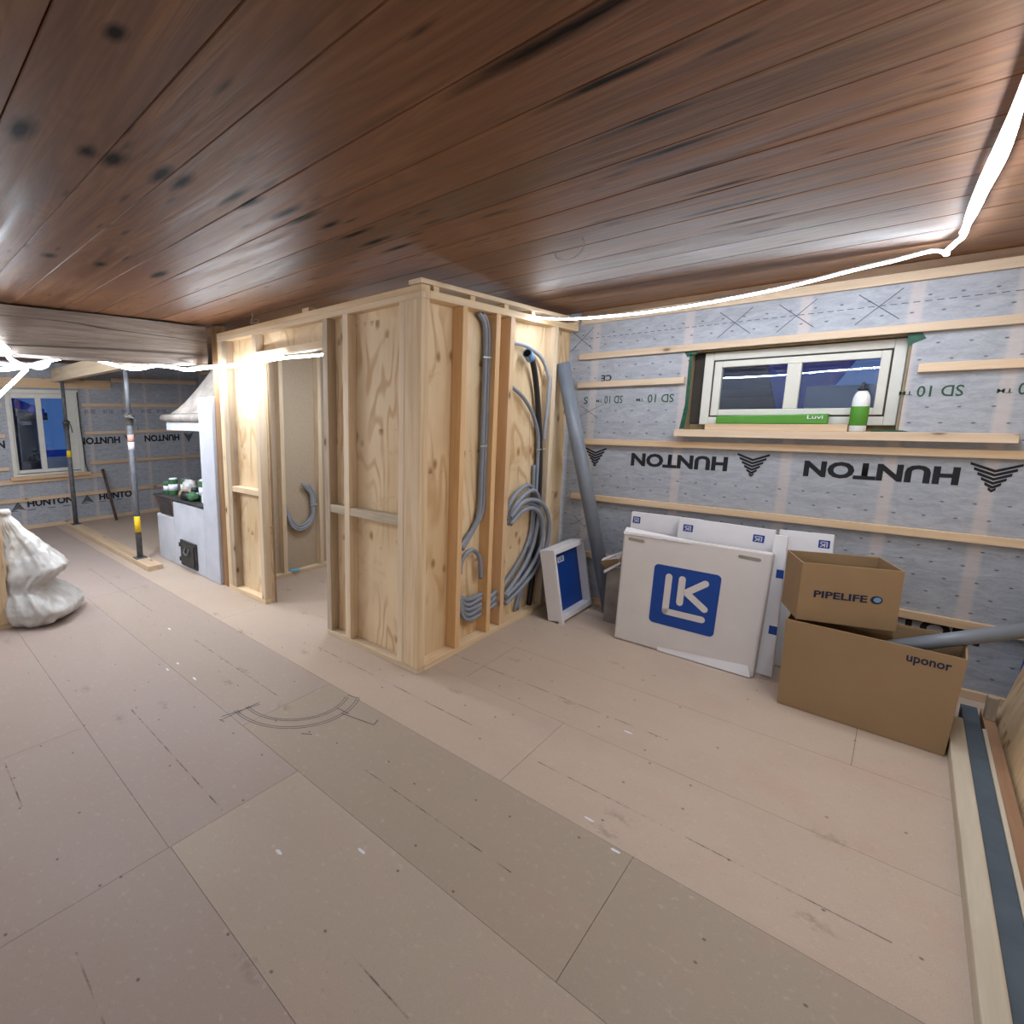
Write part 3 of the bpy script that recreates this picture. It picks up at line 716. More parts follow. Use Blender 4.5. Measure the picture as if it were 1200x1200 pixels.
# right side wall (faces +X)
xs0 = Xf-D
for a, b, m in ((2.622, 2.672, 'orange_pine_z'), (2.984, 3.034, 'orange_pine_z'), (3.158, 3.21, 'orange_pine_z'), (3.775, 3.832, 'pine_z')):
    P('stud', (xs0, a, .037), (Xf, b, 2.156), m)
P('bottom_plate', (xs0, Yf+D+.001, .0005), (Xf, 4.165, .0365), 'pine_y'); P('top_plate', (xs0, Yf+D+.001, 2.1565), (Xf, 4.165, 2.198), 'pine_y')
P('top_plate', (xs0-.01, Yf-.01, 2.2255), (Xf+.004, 4.165, 2.251), 'pine_y')
for a in (2.27, 2.62, 3.0, 3.35, 3.7, 4.05): P('spacer_block', (xs0, a+.08, 2.1985), (Xf-.006, a+.13, 2.225), 'pine_y', .001)
P('spacer_block', (-2.85, Yf+.01, 2.2225), (-2.78, Yf+.07, 2.25), 'pine_x', .001)
P('plywood_panel', (xs0-.0125, Yf+D+.013, .01), (xs0-.0005, 4.165, 2.20), 'ply', 0)
P('plywood_panel', (xs0+.0, 3.87, .037), (xs0+.012, 4.165, 2.15), 'ply', 0)
# left side wall seen through the doorway
lx0, lx1 = -3.945, -3.882
for a, b in ((2.43, 2.476), (2.775, 2.82), (3.23, 3.272), (3.70, 3.745)): P('stud', (lx0, a, .037), (lx1, b, 2.152), 'pine_z')
P('bottom_plate', (lx0, py1+.001, .0005), (lx1, 4.165, .0365), 'pine_y'); P('top_plate', (lx0, py1+.001, 2.1525), (lx1, 4.165, 2.2), 'pine_y')
P('particle_board', (lx0-.0135, py1+.001, .002), (lx0-.0005, 4.165, 2.22), 'particle', 0)
P('particle_board', (-3.402, py1+.001, .002), (-3.39, py1+.012, 1.97), 'particle_dark', 0)
tag(bx('paper_scrap', (-3.93, 2.86, .0370), (-3.86, 2.95, .048), M['bluetape'], None, .004, base=(-3.9, 2.9, .037)), 'crumpled light blue scrap on the bottom plate inside the doorway', 'scrap')

# ------------------------------------------------------------------ conduits on the closet
XP = -1.858
def conduit(name, label, pts, r, mat, group=None, straps=()):
    t = thing(name, label, 'conduit', pts[-1], group)
    bm = bmesh.new(); tube(bm, spline(pts, 8), r*.95, 10); c = obj('tube', bm, M[mat], t)
    for (y, z, wd) in straps: bx('strap', (XP+.012, y-wd/2, z-.005), (XP+.017, y+wd/2, z+.005), M['strap'], t, 0)
    return t
for k, lab in ((0, 'left grey conduit of the clipped pair behind the slim studs'), (1, 'right grey conduit of the clipped pair behind the slim studs')):
    o = k*.036
    pts = [(XP-.004, y+o, z) for y, z in ((2.845-k*.0, 2.15), (2.91, 2.10), (2.935, 1.98), (2.936, 1.5), (2.932, 1.1), (2.925, .90), (2.86-k*.02, .79), (2.715-k*.01, .69-.02*k))]
    conduit('conduit', lab, pts, .016, 'conduit', 'clipped conduits', ((2.945, 1.888, .11), (2.945, 1.33, .11)) if k == 1 else ())
hk = thing('conduit', 'short grey conduit hook with open end between the slim studs', 'conduit', (XP+.016, 2.945, .43))
tb('tube', [(XP+.016, y, z) for y, z in ((2.695, .52), (2.705, .59), (2.76, .645), (2.84, .650), (2.905, .60), (2.93, .53), (2.938, .44))], .015, M['conduit'], hk)
tb('open_end', [(XP+.016, 2.938, .441), (XP+.016, 2.939, .4365)], .0125, M['conduit_ends'], hk, sub=0)
for k in range(5):
    lb = ['outermost', 'second', 'middle', 'fourth', 'innermost'][k]
    z0 = .17+k*.036
    t = thing('conduit', lb+' of the five grey conduit bends near the floor by the slim studs', 'conduit', (XP, 2.8, z0), 'conduit bends')
    tb('tube', [(XP+.012, y, z) for y, z in ((2.69, .42-.004*k), (2.70-.0*k, .34), (2.722, z0+.085-.012*k), (2.765, z0+.03-.004*k), (2.83, z0), (2.955, z0+.004+.01*(k % 2)))], .015, M['conduit'], t)
for k in range(3):
    t = thing('conduit', ['lowest', 'middle', 'topmost'][k]+' grey conduit stub in the narrow gap between two orange studs', 'conduit', (XP+.01, 3.1, .19+k*.036), 'conduit stubs')
    tb('tube', [(XP+.01, 3.045, .18+k*.036), (XP+.012, 3.09, .188+k*.04), (XP+.012, 3.148, .20+k*.045)], .014, M['conduit'], t)
# big coil in the wide bay
coil = thing('conduit_coil', 'big coil of grey conduit hanging in the wide stud bay', 'conduit coil', (-1.80, 3.45, .1))
loops = [((3.224, .80), (3.30, .925), (3.42, .995), (3.53, 1.010), (3.625, .965), (3.685, .875), (3.69, .72), (3.62, .54), (3.45, .40), (3.224, .28)),
         ((3.224, .765), (3.30, .885), (3.42, .955), (3.54, .975), (3.64, .93), (3.705, .83), (3.71, .69), (3.64, .50), (3.47, .36), (3.224, .24)),
         ((3.224, .82), (3.36, .91), (3.54, .905), (3.71, .815), (3.80, .66), (3.79, .49), (3.66, .345), (3.46, .25), (3.224, .185)),
         ((3.224, .80), (3.36, .885), (3.54, .875), (3.69, .78), (3.76, .62), (3.74, .46), (3.60, .33), (3.45, .25), (3.224, .21)),
         ((3.224, .77), (3.36, .85), (3.52, .845), (3.65, .75), (3.70, .59), (3.66, .46), (3.55, .36), (3.42, .29), (3.224, .24))]
for k, lp in enumerate(loops):
    xo = XP+.004 + .028*(k % 3) + (.028 if k > 2 else 0)
    tb('conduit_loop', [(xo+.02*math.sin(i*.7), y, z) for i, (y, z) in enumerate(lp)], .0155, M['conduit'], coil)
for k, (y0, y1) in enumerate(((3.68, 3.52), (3.66, 3.47))):
    conduit('conduit', ['grey conduit running down beside the black pipe to the floor plate', 'grey conduit crossing behind the coil to the floor plate'][k],
            [(XP-.012, 3.69-.03*k, 1.15), (XP-.012, 3.70-.03*k, .8), (XP-.012, y0-.02, .45), (XP-.012, y1, .045)], .013, 'conduit')
conduit('conduit', 'grey conduit arching over the black pipe from a stud', [(XP, 3.214, 2.0), (XP, 3.34, 2.004), (XP, 3.48, 1.99), (XP+.01, 3.66, 1.925), (XP+.028, 3.745, 1.79), (XP+.028, 3.752, 1.65), (XP+.028, 3.735, 1.50), (XP+.02, 3.73, 1.34)], .0145, 'conduit_light')
conduit('conduit', 'grey conduit curving down from the orange stud to the strap', [(XP, 3.214, 1.735), (XP, 3.30, 1.705), (XP, 3.44, 1.642), (XP, 3.58, 1.53), (XP, 3.675, 1.38), (XP, 3.692, 1.20), (XP, 3.692, .9)], .0135, 'conduit', None, ((3.72, 1.265, .15),))
bp = thing('black_pipe', 'black corrugated pipe with light blue cap inside the wide stud bay', 'pipe', (XP, 3.70, .04))
tb('tube', [(XP+.025, 3.44, 1.93), (XP+.015, 3.52, 1.885), (XP+.006, 3.60, 1.74), (XP, 3.67, 1.52), (XP, 3.715, 1.28), (XP, 3.735, 1.05), (XP-.006, 3.752, .74), (XP-.006, 3.735, .40), (XP-.006, 3.68, .04)], .0195, M['conduit_black'], bp)
tb('end_cap', [(XP+.032, 3.400, 1.943), (XP+.027, 3.43, 1.935), (XP+.020, 3.477, 1.912)], .031, M['cap_blue'], bp, n=16, sub=2)
tb('cap_mouth', [(XP+.0328, 3.3985, 1.9434), (XP+.0325, 3.4002, 1.943)], .024, M['conduit_ends'], bp, n=16, sub=0)
uc = thing('conduit', 'grey conduit hanging in a U inside the closet doorway', 'conduit', (-3.9, 3.0, .41))
for k in range(3):
    o = .022*k
    tb('tube', [(-3.905, y, z) for y, z in ((2.826, .70-.0*k), (2.845+o*.5, .60), (2.89+o*.6, .488+o*.7), (2.985, .425+o), (3.10-o*.5, .455+o*.8), (3.172-o*.6, .545+o*.3), (3.186-o, .67), (3.172-o*1.1, .78), (3.12-o*1.2-.02*k, .86+.01*k))], .0125, M['conduit_light' if k == 1 else 'conduit'], uc)
bx('strap', (-3.889, 3.12, .655), (-3.885, 3.215, .663), M['strap'], uc, 0)

# grey drain pipe leaning in the corner
t = thing('drain_pipe', 'thick grey plastic pipe leaning in the corner beside the blue cabinet', 'pipe', (-1.396, 4.07, 0))
A, B = V((-1.396, 4.055, .012)), V((-1.822, 3.935, 1.905)); d = (B-A).normalized()
tb('tube', [A, B], .049, M['pipe'], t, n=24, sub=0)

# ------------------------------------------------------------------ white cabinet with blue inside
cb = thing('manifold_cabinet', 'white metal cabinet with blue back leaning on the closet corner', 'cabinet', (-1.58, 3.83, 0))
A0, A1, T0, T1_ = V((-1.545, 3.575, .022)), V((-1.545, 4.095, .022)), V((-1.64, 3.575, .545)), V((-1.64, 4.095, .545))
up = (T0-A0).normalized(); ry = V((0, 1, 0)); nn = ry.cross(up).normalized(); dp = -nn*.112
if nn.x < 0: nn = -nn; dp = -nn*.112
HH = (T0-A0).length; WW = .52
def cp(u, v, d): return A0+ry*(u*WW)+up*(v*HH)-nn*d
def cslab(bm, u0, u1, v0, v1, d0, d1): hexa(bm, [cp(u0, v0, d0), cp(u1, v0, d0), cp(u1, v0, d1), cp(u0, v0, d1), cp(u0, v1, d0), cp(u1, v1, d0), cp(u1, v1, d1), cp(u0, v1, d1)])
bm = bmesh.new(); cslab(bm, 0, .045, 0, 1, 0, .11); cslab(bm, .955, 1, 0, 1, 0, .11); cslab(bm, .045, .955, 0, .075, 0, .11); cslab(bm, .045, .955, .93, 1, 0, .11); obj('body', bm, M['carton_bright'], cb, .002)
bm = bmesh.new(); cslab(bm, .0451, .9549, .0751, .9299, .060, .068); obj('blue_back_panel', bm, M['lkblue'], cb)
bm = bmesh.new(); cslab(bm, .30, .50, .76, .84, .0585, .0598); lb_ = obj('paper_label', bm, M['white_label'], cb)
bm = text_bm('LK', cp(.335, .78, .0575), ry, up, .075, .028, .03); obj('label_lettering', bm, M['lkblue'], lb_)
bm = bmesh.new(); cslab(bm, 0.0, .05, -.045, 0.0, .0, .03); obj('foot', bm, M['carton_bright'], cb)

# ------------------------------------------------------------------ white cartons
def carton(label, BL, BR, TL, TR, dep, mat, bevel=.008, group=None):
    """leaning flat carton from its four front corners; returns thing, frame(x,y), normal"""
    BL, BR, TL, TR = V(BL), V(BR), V(TL), V(TR)
    n = (BR-BL).cross(TL-BL).normalized(); dv = -n*dep
    t = thing('white_carton', label, 'carton', ((BL+BR)/2)+dv/2, group)
    bm = bmesh.new(); hexa(bm, [BL, BR, BR+dv, BL+dv, TL, TR, TR+dv, TL+dv]); obj('body', bm, M[mat], t, bevel)
    fr = lambda x, y: BL*(1-x)*(1-y)+BR*x*(1-y)+TR*x*y+TL*(1-x)*y
    return t, fr, n
ztop, ytop = .735, 3.725
LKt, fr, nr = carton('large flat white carton with big blue square emblem standing foremost', (-1.205, 3.612, .004), (-.443, 3.612, .004), (-1.232, ytop, ztop), (-.436, ytop, ztop-.004), .085, 'carton_white', .012)
# emblem region in carton coordinates
sx0, sx1, sy0, sy1 = .262, .722, .235, .755
lk_mark(LKt, lambda x, y: fr(sx0+(sx1-sx0)*x, sy0+(sy1-sy0)*y), nr)
for u in ((.055, .155), (.815, .925)):
    bm = bmesh.new(); g = lambda x, y: fr(x, y)+nr*.0012
    A_, B_ = (u[0], .935), (u[1], .93)
    capsule2d(bm, A_, B_, .014, g); obj('hand_hole', bm, M['plaster'], LKt)
# bent bottom flap and side flap edges
bm = bmesh.new(); hexa(bm, [fr(.35, .0)+nr*.003, fr(.985, .0)+nr*.012, fr(.985, .0)+nr*.001, fr(.35, .0)+nr*.001, fr(.35, .03)+nr*.0018, fr(.96, .085)+nr*.003, fr(.96, .085)+nr*.001, fr(.35, .03)+nr*.001]); obj('bottom_flap', bm, M['carton_bright'], LKt)
bm = bmesh.new(); hexa(bm, [fr(.0, .975)+nr*.004, fr(.5, .98)+nr*.004, fr(.5, .98)-nr*.02, fr(.0, .975)-nr*.02, fr(.008, 1.035)+nr*.001-nr*.03, fr(.5, 1.0)-nr*.03, fr(.5, 1.0)-nr*.045, fr(.008, 1.035)-nr*.045]); obj('top_flap', bm, M['carton_bright'], LKt)
t, fr2, n2 = carton('white carton with one small blue emblem at its left, behind the big carton', (-1.27, 3.905, .004), (-.86, 3.905, .004), (-1.285, 4.018, .822), (-.86, 4.018, .822), .06, 'carton_bright', .003)
lk_mark(t, lambda x, y: fr2(.145-.115*x, .96-.058*y), n2)
t, fr2, n2 = carton('white carton with two small blue emblems along its top edge', (-.965, 3.83, .004), (-.478, 3.83, .004), (-.968, 3.945, .835), (-.466, 3.945, .825), .045, 'carton_bright', .003)
lk_mark(t, lambda x, y: fr2(.17-.11*x, .95-.055*y), n2); lk_mark(t, lambda x, y: fr2(.91-.11*x, .95-.055*y), n2)
t, fr2, n2 = carton('white carton standing at the right behind the big one, small blue emblem top right', (-.455, 3.90, .004), (-.185, 3.90, .004), (-.458, 4.03, .818), (-.215, 4.03, .825), .05, 'carton_bright', .003)
lk_mark(t, lambda x, y: fr2(.94-.2*x, .955-.055*y), n2)
t, fr2, n2 = carton('narrow white carton edge with dark blue bands beside the stacked brown boxes', (-.452, 3.70, .004), (-.37, 3.70, .004), (-.456, 3.83, .82), (-.395, 3.83, .82), .05, 'carton_bright', .003)
for v in (.30, .70):
    bm = bmesh.new(); poly(bm, [fr2(.5, v)+n2*.001, fr2(1, v)+n2*.001, fr2(1, v+.06)+n2*.001, fr2(.5, v+.06)+n2*.001]); obj('blue_band', bm, M['lkblue'], t)
# torn little carton between the pipe and the white cartons
t = thing('torn_carton', 'small grey carton with torn brown top between pipe and white cartons', 'carton', (-1.32, 3.82, 0))
bm = bmesh.new(); hexa(bm, [(-1.37, 3.86, .003), (-1.25, 3.86, .003), (-1.25, 3.90, .003), (-1.37, 3.90, .003), (-1.372, 3.87, .40), (-1.26, 3.87, .44), (-1.26, 3.91, .44), (-1.372, 3.91, .40)]); obj('body', bm, M['plaster'], t)
bm = bmesh.new(); hexa(bm, [(-1.372, 3.862, .401), (-1.29, 3.862, .45), (-1.29, 3.87, .45), (-1.372, 3.87, .401), (-1.405, 3.82, .455), (-1.31, 3.84, .52), (-1.31, 3.846, .52), (-1.405, 3.828, .455)]); obj('torn_flap', bm, M['cardboard'], t)
bm = bmesh.new(); hexa(bm, [(-1.40, 3.82, .468), (-1.29, 3.85, .50), (-1.29, 3.86, .50), (-1.40, 3.83, .468), (-1.39, 3.83, .488), (-1.265, 3.85, .56), (-1.265, 3.86, .56), (-1.39, 3.84, .488)]); obj('white_flap', bm, M['carton_bright'], t)
bm = bmesh.new(); hexa(bm, [(-1.365, 3.80, .385), (-1.28, 3.84, .46), (-1.28, 3.848, .46), (-1.365, 3.808, .385), (-1.37, 3.80, .405), (-1.28, 3.84, .478), (-1.28, 3.848, .478), (-1.37, 3.808, .405)]); obj('white_flap', bm, M['carton_bright'], t)

# ------------------------------------------------------------------ open brown boxes
def open_box(label, C0, ex, ey, ez, w, d, h, top=None):
    """C0 = front-left-bottom corner; ex, ey, ez unit directions"""
    C0, ex, ey, ez = V(C0), V(ex).normalized(), V(ey).normalized(), V(ez).normalized()
    t = thing('cardboard_box', label, 'box', C0+ex*w/2+ey*d/2); s = .006
    def q(x, y, z):
        k = z/h*(top or 0); return C0+ex*(x+(k if x > w/2 else -k))+ey*y+ez*z
    def sl(bm, x0, x1, y0, y1, z0, z1): hexa(bm, [q(x0, y0, z0), q(x1, y0, z0), q(x1, y1, z0), q(x0, y1, z0), q(x0, y0, z1), q(x1, y0, z1), q(x1, y1, z1), q(x0, y1, z1)])
    bm = bmesh.new(); sl(bm, 0, w, 0, s, 0, h); sl(bm, 0, w, d-s, d, 0, h); sl(bm, 0, s, s, d-s, 0, h); sl(bm, w-s, w, s, d-s, 0, h); sl(bm, s, w-s, s, d-s, 0, s)
    obj('body', bm, M['cardboard'], t, .0012)
    return t, q, sl
ex = V((.579, -.022, 0)).normalized(); ey = V((-ex.y, ex.x, 0))
up_, q, sl = open_box('larger open brown box on the floor with a grey pipe poking out', (-.305, 3.396, .002), ex, ey, (0, 0, 1), .582, .33, .468, .012)
o_ = q(.41, -.0012, .385); obj('printed_lettering', text_bm('uponor', o_, ex, (0, 0, 1), .135, .042, .02), M['navy'], up_)
bm = bmesh.new(); sl(bm, .008, .574, .30, .305, .20, .466); obj('inner_flap', bm, M['cardboard'], up_)
ex2 = V((.352, .122, .004)).normalized(); ey2 = V((-ex2.y, ex2.x, 0)).normalized(); ez2 = ex2.cross(ey2)
pb, q2, sl2 = open_box('smaller open brown box resting tilted on the larger one', (-.281, 3.424, .471), ex2, ey2, ez2, .374, .275, .302)
obj('printed_lettering', text_bm('PIPELIFE', q2(.058, -.0012, .128), ex2, ez2, .20, .036, .03), M['navy'], pb)
bm = bmesh.new(); cc = q2(.290, -.0012, .147)
ring_o = [cc+ex2*.022*math.cos(a)+ez2*.020*math.sin(a) for a in [2*math.pi*k/24 for k in range(24)]]; poly(bm, ring_o); rg = obj('printed_ring', bm, M['navy'], pb)
bm = bmesh.new(); poly(bm, [cc-ey2*.0006+ex2*(.003+.014*math.cos(2*math.pi*k/24))+ez2*(.001+.013*math.sin(2*math.pi*k/24)) for k in range(24)]); obj('ring_centre', bm, M['cap_blue'], rg)
t = thing('grey_pipe', 'short grey pipe poking out of the larger brown box', 'pipe', (.3, 3.5, .45))
A, B = V((-.02, 3.475, .372)), V((.505, 3.65, .601)); d = (B-A).normalized()
bm = bmesh.new(); tube(bm, [A, B], .032, 20); obj('tube', bm, M['pipe'], t)

# ------------------------------------------------------------------ sole plates of the right wall
tag(bx('sole_plate', (.285, 1.0, .0005), (.338, 3.72, .068), M['pale_pine_y'], None, .006, base=(.31, 2.3, 0)), 'pale pine timber lying along the floor edge, nearest the floor sheets', 'timber')
t = tag(bx('sealing_strip', (.3385, .9, .0005), (.392, 3.92, .060), M['gasket_strip'], None, .002, base=(.36, 2.3, 0)), 'dark grey foam strip between the two timbers at the right', 'strip')
tag(bx('sole_plate', (.3925, .9, .0005), (.405, 3.66, .066), M['pale_pine_y'], None, .002, base=(.40, 2.3, 0)), 'thin pale lath along the far side of the grey foam strip', 'timber')
tag(bx('sole_plate', (.4055, .9, .0005), (.445, 3.95, .05), M['brown_pine_y'], None, .002, base=(.42, 2.3, 0)), 'brownish timber along the foot of the leaning plywood', 'timber')
bm = bmesh.new(); hexa(bm, [(.450, 1.2, .001), (.465, 1.2, .001), (.465, 3.93, .001), (.450, 3.93, .001), (.642, 1.2, 1.18), (.656, 1.2, 1.18), (.656, 3.96, 1.18), (.642, 3.96, 1.18)])
tag(obj('plywood_sheet', bm, M['ply'], None, base=(.46, 2.5, 0)), 'plywood sheet leaning on the wall at the right edge', 'sheet')
bm = bmesh.new(); tube(bm, [(.328, 3.735, .001), (.329, 3.738, .05), (.330, 3.742, .105)], lambda s: .009*(1-s)+.0015, 8)
tag(obj('steel_spike', bm, M['black'], None, base=(.328, 3.735, 0)), 'small black spike standing at the end of the pale timber', 'spike')
tag(bx('timber_offcut', (.408, 3.82, .0505), (.443, 3.87, .165), M['grey_pine_z'], None, .003, base=(.425, 3.845, .0505)), 'short grey timber offcut standing in the corner by the leaning plywood', 'offcut')
bm = bmesh.new(); hexa(bm, [(.50, 4.05, .001), (.60, 4.05, .001), (.60, 4.10, .001), (.50, 4.10, .001), (.54, 4.10, .52), (.64, 4.10, .52), (.64, 4.15, .52), (.54, 4.15, .52)])
tag(obj('blue_board', bm, M['lkblue'], None, base=(.56, 4.08, 0)), 'narrow blue board leaning in the right back corner', 'board')

# ------------------------------------------------------------------ things on the window sill
t = thing('long_carton', 'long bright green carton lying on the window sill', 'carton', (-.6, 4.19, 1.4525))
bm = bmesh.new(); hexa(bm, [(-.868, 4.155, 1.4530), (-.325, 4.155, 1.4530), (-.325, 4.245, 1.4530), (-.868, 4.245, 1.4530), (-.868, 4.16, 1.502), (-.325, 4.16, 1.514), (-.325, 4.245, 1.514), (-.868, 4.245, 1.502)]); obj('body', bm, M['green'], t, .006)
obj('printed_lettering', text_bm('Luvi', (-.415, 4.1535, 1.484), (1, 0, 0), (0, 0, 1), .07, .022, .01), M['bottle_white'], t)
t = thing('bottle', 'white and green bottle with black spout on the sill', 'bottle', (-.196, 4.16, 1.4115))
c = (-.196, 4.165, 1.4115)
bm = bmesh.new(); lathe(bm, [(.032, 0), (.036, .004), (.036, .04), (.037, .135), (.0365, .15), (.037, .158), (.036, .185), (.030, .21), (.020, .226), (.017, .23)], c); obj('body', bm, M['bottle_white'], t)
bm = bmesh.new(); lathe(bm, [(.0368, .035), (.0378, .038), (.0382, .14), (.0372, .143)], c); obj('green_wrap', bm, M['green'], t)
bm = bmesh.new(); lathe(bm, [(.022, .2305), (.022, .242), (.015, .246), (.008, .254), (.006, .275), (.004, .278)], c); obj('spout', bm, M['black'], t)

# ------------------------------------------------------------------ props and the timbers they clamp
tag(bx('floor_plank', (-7.95, 1.90, .0005), (-5.0, 2.05, .05), M['batten_x'], None, .003, base=(-6.5, 1.97, 0)), 'long pine plank flat on the floor under both steel props', 'plank')
tag(bx('header_board', (-8.05, 1.93, 2.025), (-4.33, 2.03, 2.195), M['pine_x'], None, .003, base=(-6.2, 1.98, 2.03)), 'light pine header board resting on top of the steel props', 'board')
def prop(x, y, label, lab_z, col):
    t = thing('steel_prop', label, 'prop', (x, y, .05), 'steel props')
    bm = bmesh.new(); box(bm, (x-.06, y-.06, .0505), (x+.06, y+.06, .057)); obj('base_plate', bm, M['steel'], t)
    tb('outer_tube', [(x, y, .057), (x, y, col)], .031, M['steel'], t, 16, 0)
    tb('inner_tube', [(x, y, col-.02), (x, y, 2.018)], .024, M['steel'], t, 16, 0)
    bm = bmesh.new(); box(bm, (x-.05, y-.05, 2.0185), (x+.05, y+.05, 2.0245)); obj('top_plate', bm, M['steel'], t)
    bm = bmesh.new(); lathe(bm, [(.034, -.09), (.038, -.085), (.038, -.02), (.050, -.018), (.050, .014), (.036, .018), (.034, .03)], (x, y, col), 16); obj('collar_nut', bm, M['steel_dark'], t)
    tb('pin', [(x+.07, y-.045, col+.03), (x, y, col+.025), (x-.06, y+.04, col+.02)], .008, M['steel_dark'], t, 8, 0)
    tb('nut_handle', [(x+.05, y-.02, col-.01), (x+.075, y+.03, col-.03), (x+.07, y+.05, col-.14)], .007, M['steel_dark'], t, 8, 4)
    for k, (a, b, m) in enumerate(lab_z):
        bm = bmesh.new(); tube(bm, [(x, y, a), (x, y, b)], .0318+.0003*k, 16); obj('label', bm, M[m], t)
prop(-5.40, 1.975, 'nearer steel prop with yellow label low on its tube', ((.335, .505, 'yellow'), (1.285, 1.36, 'pinklabel'), (1.20, 1.284, 'white_label')), 1.545)
prop(-7.80, 1.995, 'farther steel prop in front of the far window', ((1.0, 1.09, 'yellow'),), 1.475)
bm = bmesh.new(); tube(bm, [(-7.90, 2.585, .004), (-8.14, 2.52, .764)], .022, 8)
tag(obj('dark_bar', bm, M['rust_iron'], None, base=(-7.9, 2.58, 0)), 'dark bar leaning against the far wall between the props', 'bar')

# ------------------------------------------------------------------ masonry stove, hood
st = thing('masonry_stove', 'white limewashed masonry stove with iron doors beside the closet', 'stove', (-4.8, 2.7, 0))
sy = 2.22
bx('body', (-5.05, sy, 0), (-4.372, 3.25, .675), M['limewash'], st, .012); bx('lower_body', (-5.47, sy, 0), (-5.052, 3.2, .50), M['limewash'], st, .012)
bx('side_wall', (-4.37, sy-.004, 0), (-4.112, 3.25, 1.706), M['limewash'], st, .008)
bm = bmesh.new()
for x0, x1, y0, y1, z0, z1 in ((-5.40, -5.053, sy+.01, 3.15, .505, .69),): hexa(bm, [(x0, y0, z0), (x1, y0, z0), (x1, y1, z0), (x0, y1, z0), (x0-.1, y0-.01, z1), (x1, y0-.01, z1), (x1, y1, z1), (x0-.1, y1, z1)])
ib = obj('iron_firebox', bm, M['rust_iron'], st, .006)
bx('iron_door', (-5.36, sy-.004, .53), (-5.10, sy+.006, .665), M['cast_iron'], ib, .003)
bx('iron_hob', (-5.52, sy-.012, .6905), (-4.375, 3.2, .705), M['cast_iron'], st, .004)
dr = bx('ash_door', (-4.885, sy-.022, .042), (-4.545, sy-.0005, .305), M['cast_iron'], st, .006)
bx('door_leaf', (-4.855, sy-.034, .07), (-4.575, sy-.0225, .28), M['cast_iron'], dr, .01)
tb('door_latch', [(-4.74, sy-.036, .24), (-4.74, sy-.055, .20), (-4.70, sy-.055, .175), (-4.66, sy-.05, .20), (-4.66, sy-.036, .24)], .008, M['steel'], dr, 8, 4)
for z in (.10, .25): tb('hinge', [(-4.895, sy-.02, z-.02), (-4.895, sy-.02, z+.02)], .012, M['cast_iron'], dr, 8, 0)
hd = thing('stove_hood', 'grey plaster hood with rounded rim above the stove', 'hood', (-4.7, 2.8, 1.4))
bm = bmesh.new(); prev = None
for k in range(13):
    s = k/12; e = 1-(1-s)**1.7 if False else s
    xl = -5.17+(.66)*(s**.72); yl = 2.30+.40*(s**.8); z = 1.565+(CZ-.012-1.565)*s
    xr = -4.375 if z < 1.72 else -4.125
    ring = [bm.verts.new(p) for p in ((xl, yl, z), (-4.375, yl, z), (-4.375, 3.2, z), (xl, 3.2, z))]
    if prev:
        for i in range(4): f = bm.faces.new((prev[i], prev[(i+1) % 4], ring[(i+1) % 4], ring[i])); f.smooth = i in (0, 3)
    else: bm.faces.new(ring[::-1])
    prev = ring
bm.faces.new(prev); obj('cone', bm, M['plaster'], hd, .01)
bm = bmesh.new(); tube(bm, [(-4.376, 2.285, 1.522), (-5.28, 2.285, 1.522)], .042, 14); tube(bm, [(-5.28, 2.285, 1.522), (-5.28, 3.2, 1.522)], .042, 14); box(bm, (-5.27, 2.29, 1.482), (-4.376, 3.2, 1.564)); obj('rim', bm, M['plaster'], hd)
bx('fascia', (-5.20, 2.275, 1.40), (-4.376, 3.2, 1.4815), M['limewash'], hd, .006)
# things left on the hob
def can(x, y, r, h, mat, label, lid='steel', cat='can'):
    t = thing('paint_can' if cat == 'can' else 'jar', label, cat, (x, y, .7055))
    bm = bmesh.new(); lathe(bm, [(r*.97, 0), (r, .004), (r, h-.006), (r*.97, h)], (x, y, .7055), 20); obj('body', bm, M[mat], t)
    bm = bmesh.new(); lathe(bm, [(r*.9, 0), (r*.9, .004), (r*.8, .012)], (x, y, .7055+h+.0003), 20); obj('lid', bm, M[lid], t)
    bm = bmesh.new(); lathe(bm, [(r*1.006, 0), (r*1.006, h*.4)], (x, y, .7055+h*.3), 20); obj('label', bm, M['white_label'], t)
can(-5.40, 2.34, .055, .13, 'green_dark', 'small green can at the left end of the hob')
can(-5.27, 2.34, .05, .17, 'green_dark', 'green can with pale band near the left end of the hob', 'white_label')
can(-5.16, 2.44, .065, .17, 'green_dark', 'dark green can behind the banded green one')
can(-4.66, 2.42, .085, .20, 'green_dark', 'large green can at the right end of the hob', 'white_label')
can(-4.80, 2.36, .045, .11, 'black', 'squat black jar in the middle of the hob', 'black', 'jar')
def blob(name, label, cat, c, s, mat, seed):
    bm = bmesh.new(); bmesh.ops.create_icosphere(bm, subdivisions=3, radius=1)
    for v in bm.verts:
        k = 1+.28*noise.noise(v.co*1.9+V((seed, 0, 0)))+.12*noise.noise(v.co*5+V((0, seed, 0)))
        v.co = V((v.co.x*s[0]*k, v.co.y*s[1]*k, max(v.co.z*s[2]*k, -s[2]*.8)))+V(c)+V((0, 0, s[2]*.8))
    for f in bm.faces: f.smooth = True
    return tag(obj(name, bm, M[mat], None, base=c), label, cat)
blob('plastic_bag', 'crumpled white bag among the cans on the hob', 'bag', (-5.02, 2.40, .706), (.09, .07, .10), 'bag', 3)
blob('cloth', 'crumpled tan cloth in the middle of the hob', 'cloth', (-4.93, 2.30, .706), (.07, .05, .055), 'cardboard', 9)
can(-4.98, 2.55, .06, .16, 'white_label', 'white can behind the crumpled bag on the hob')
can(-4.56, 2.52, .06, .25, 'green_dark', 'tall dark green can at the back right of the hob', 'black')
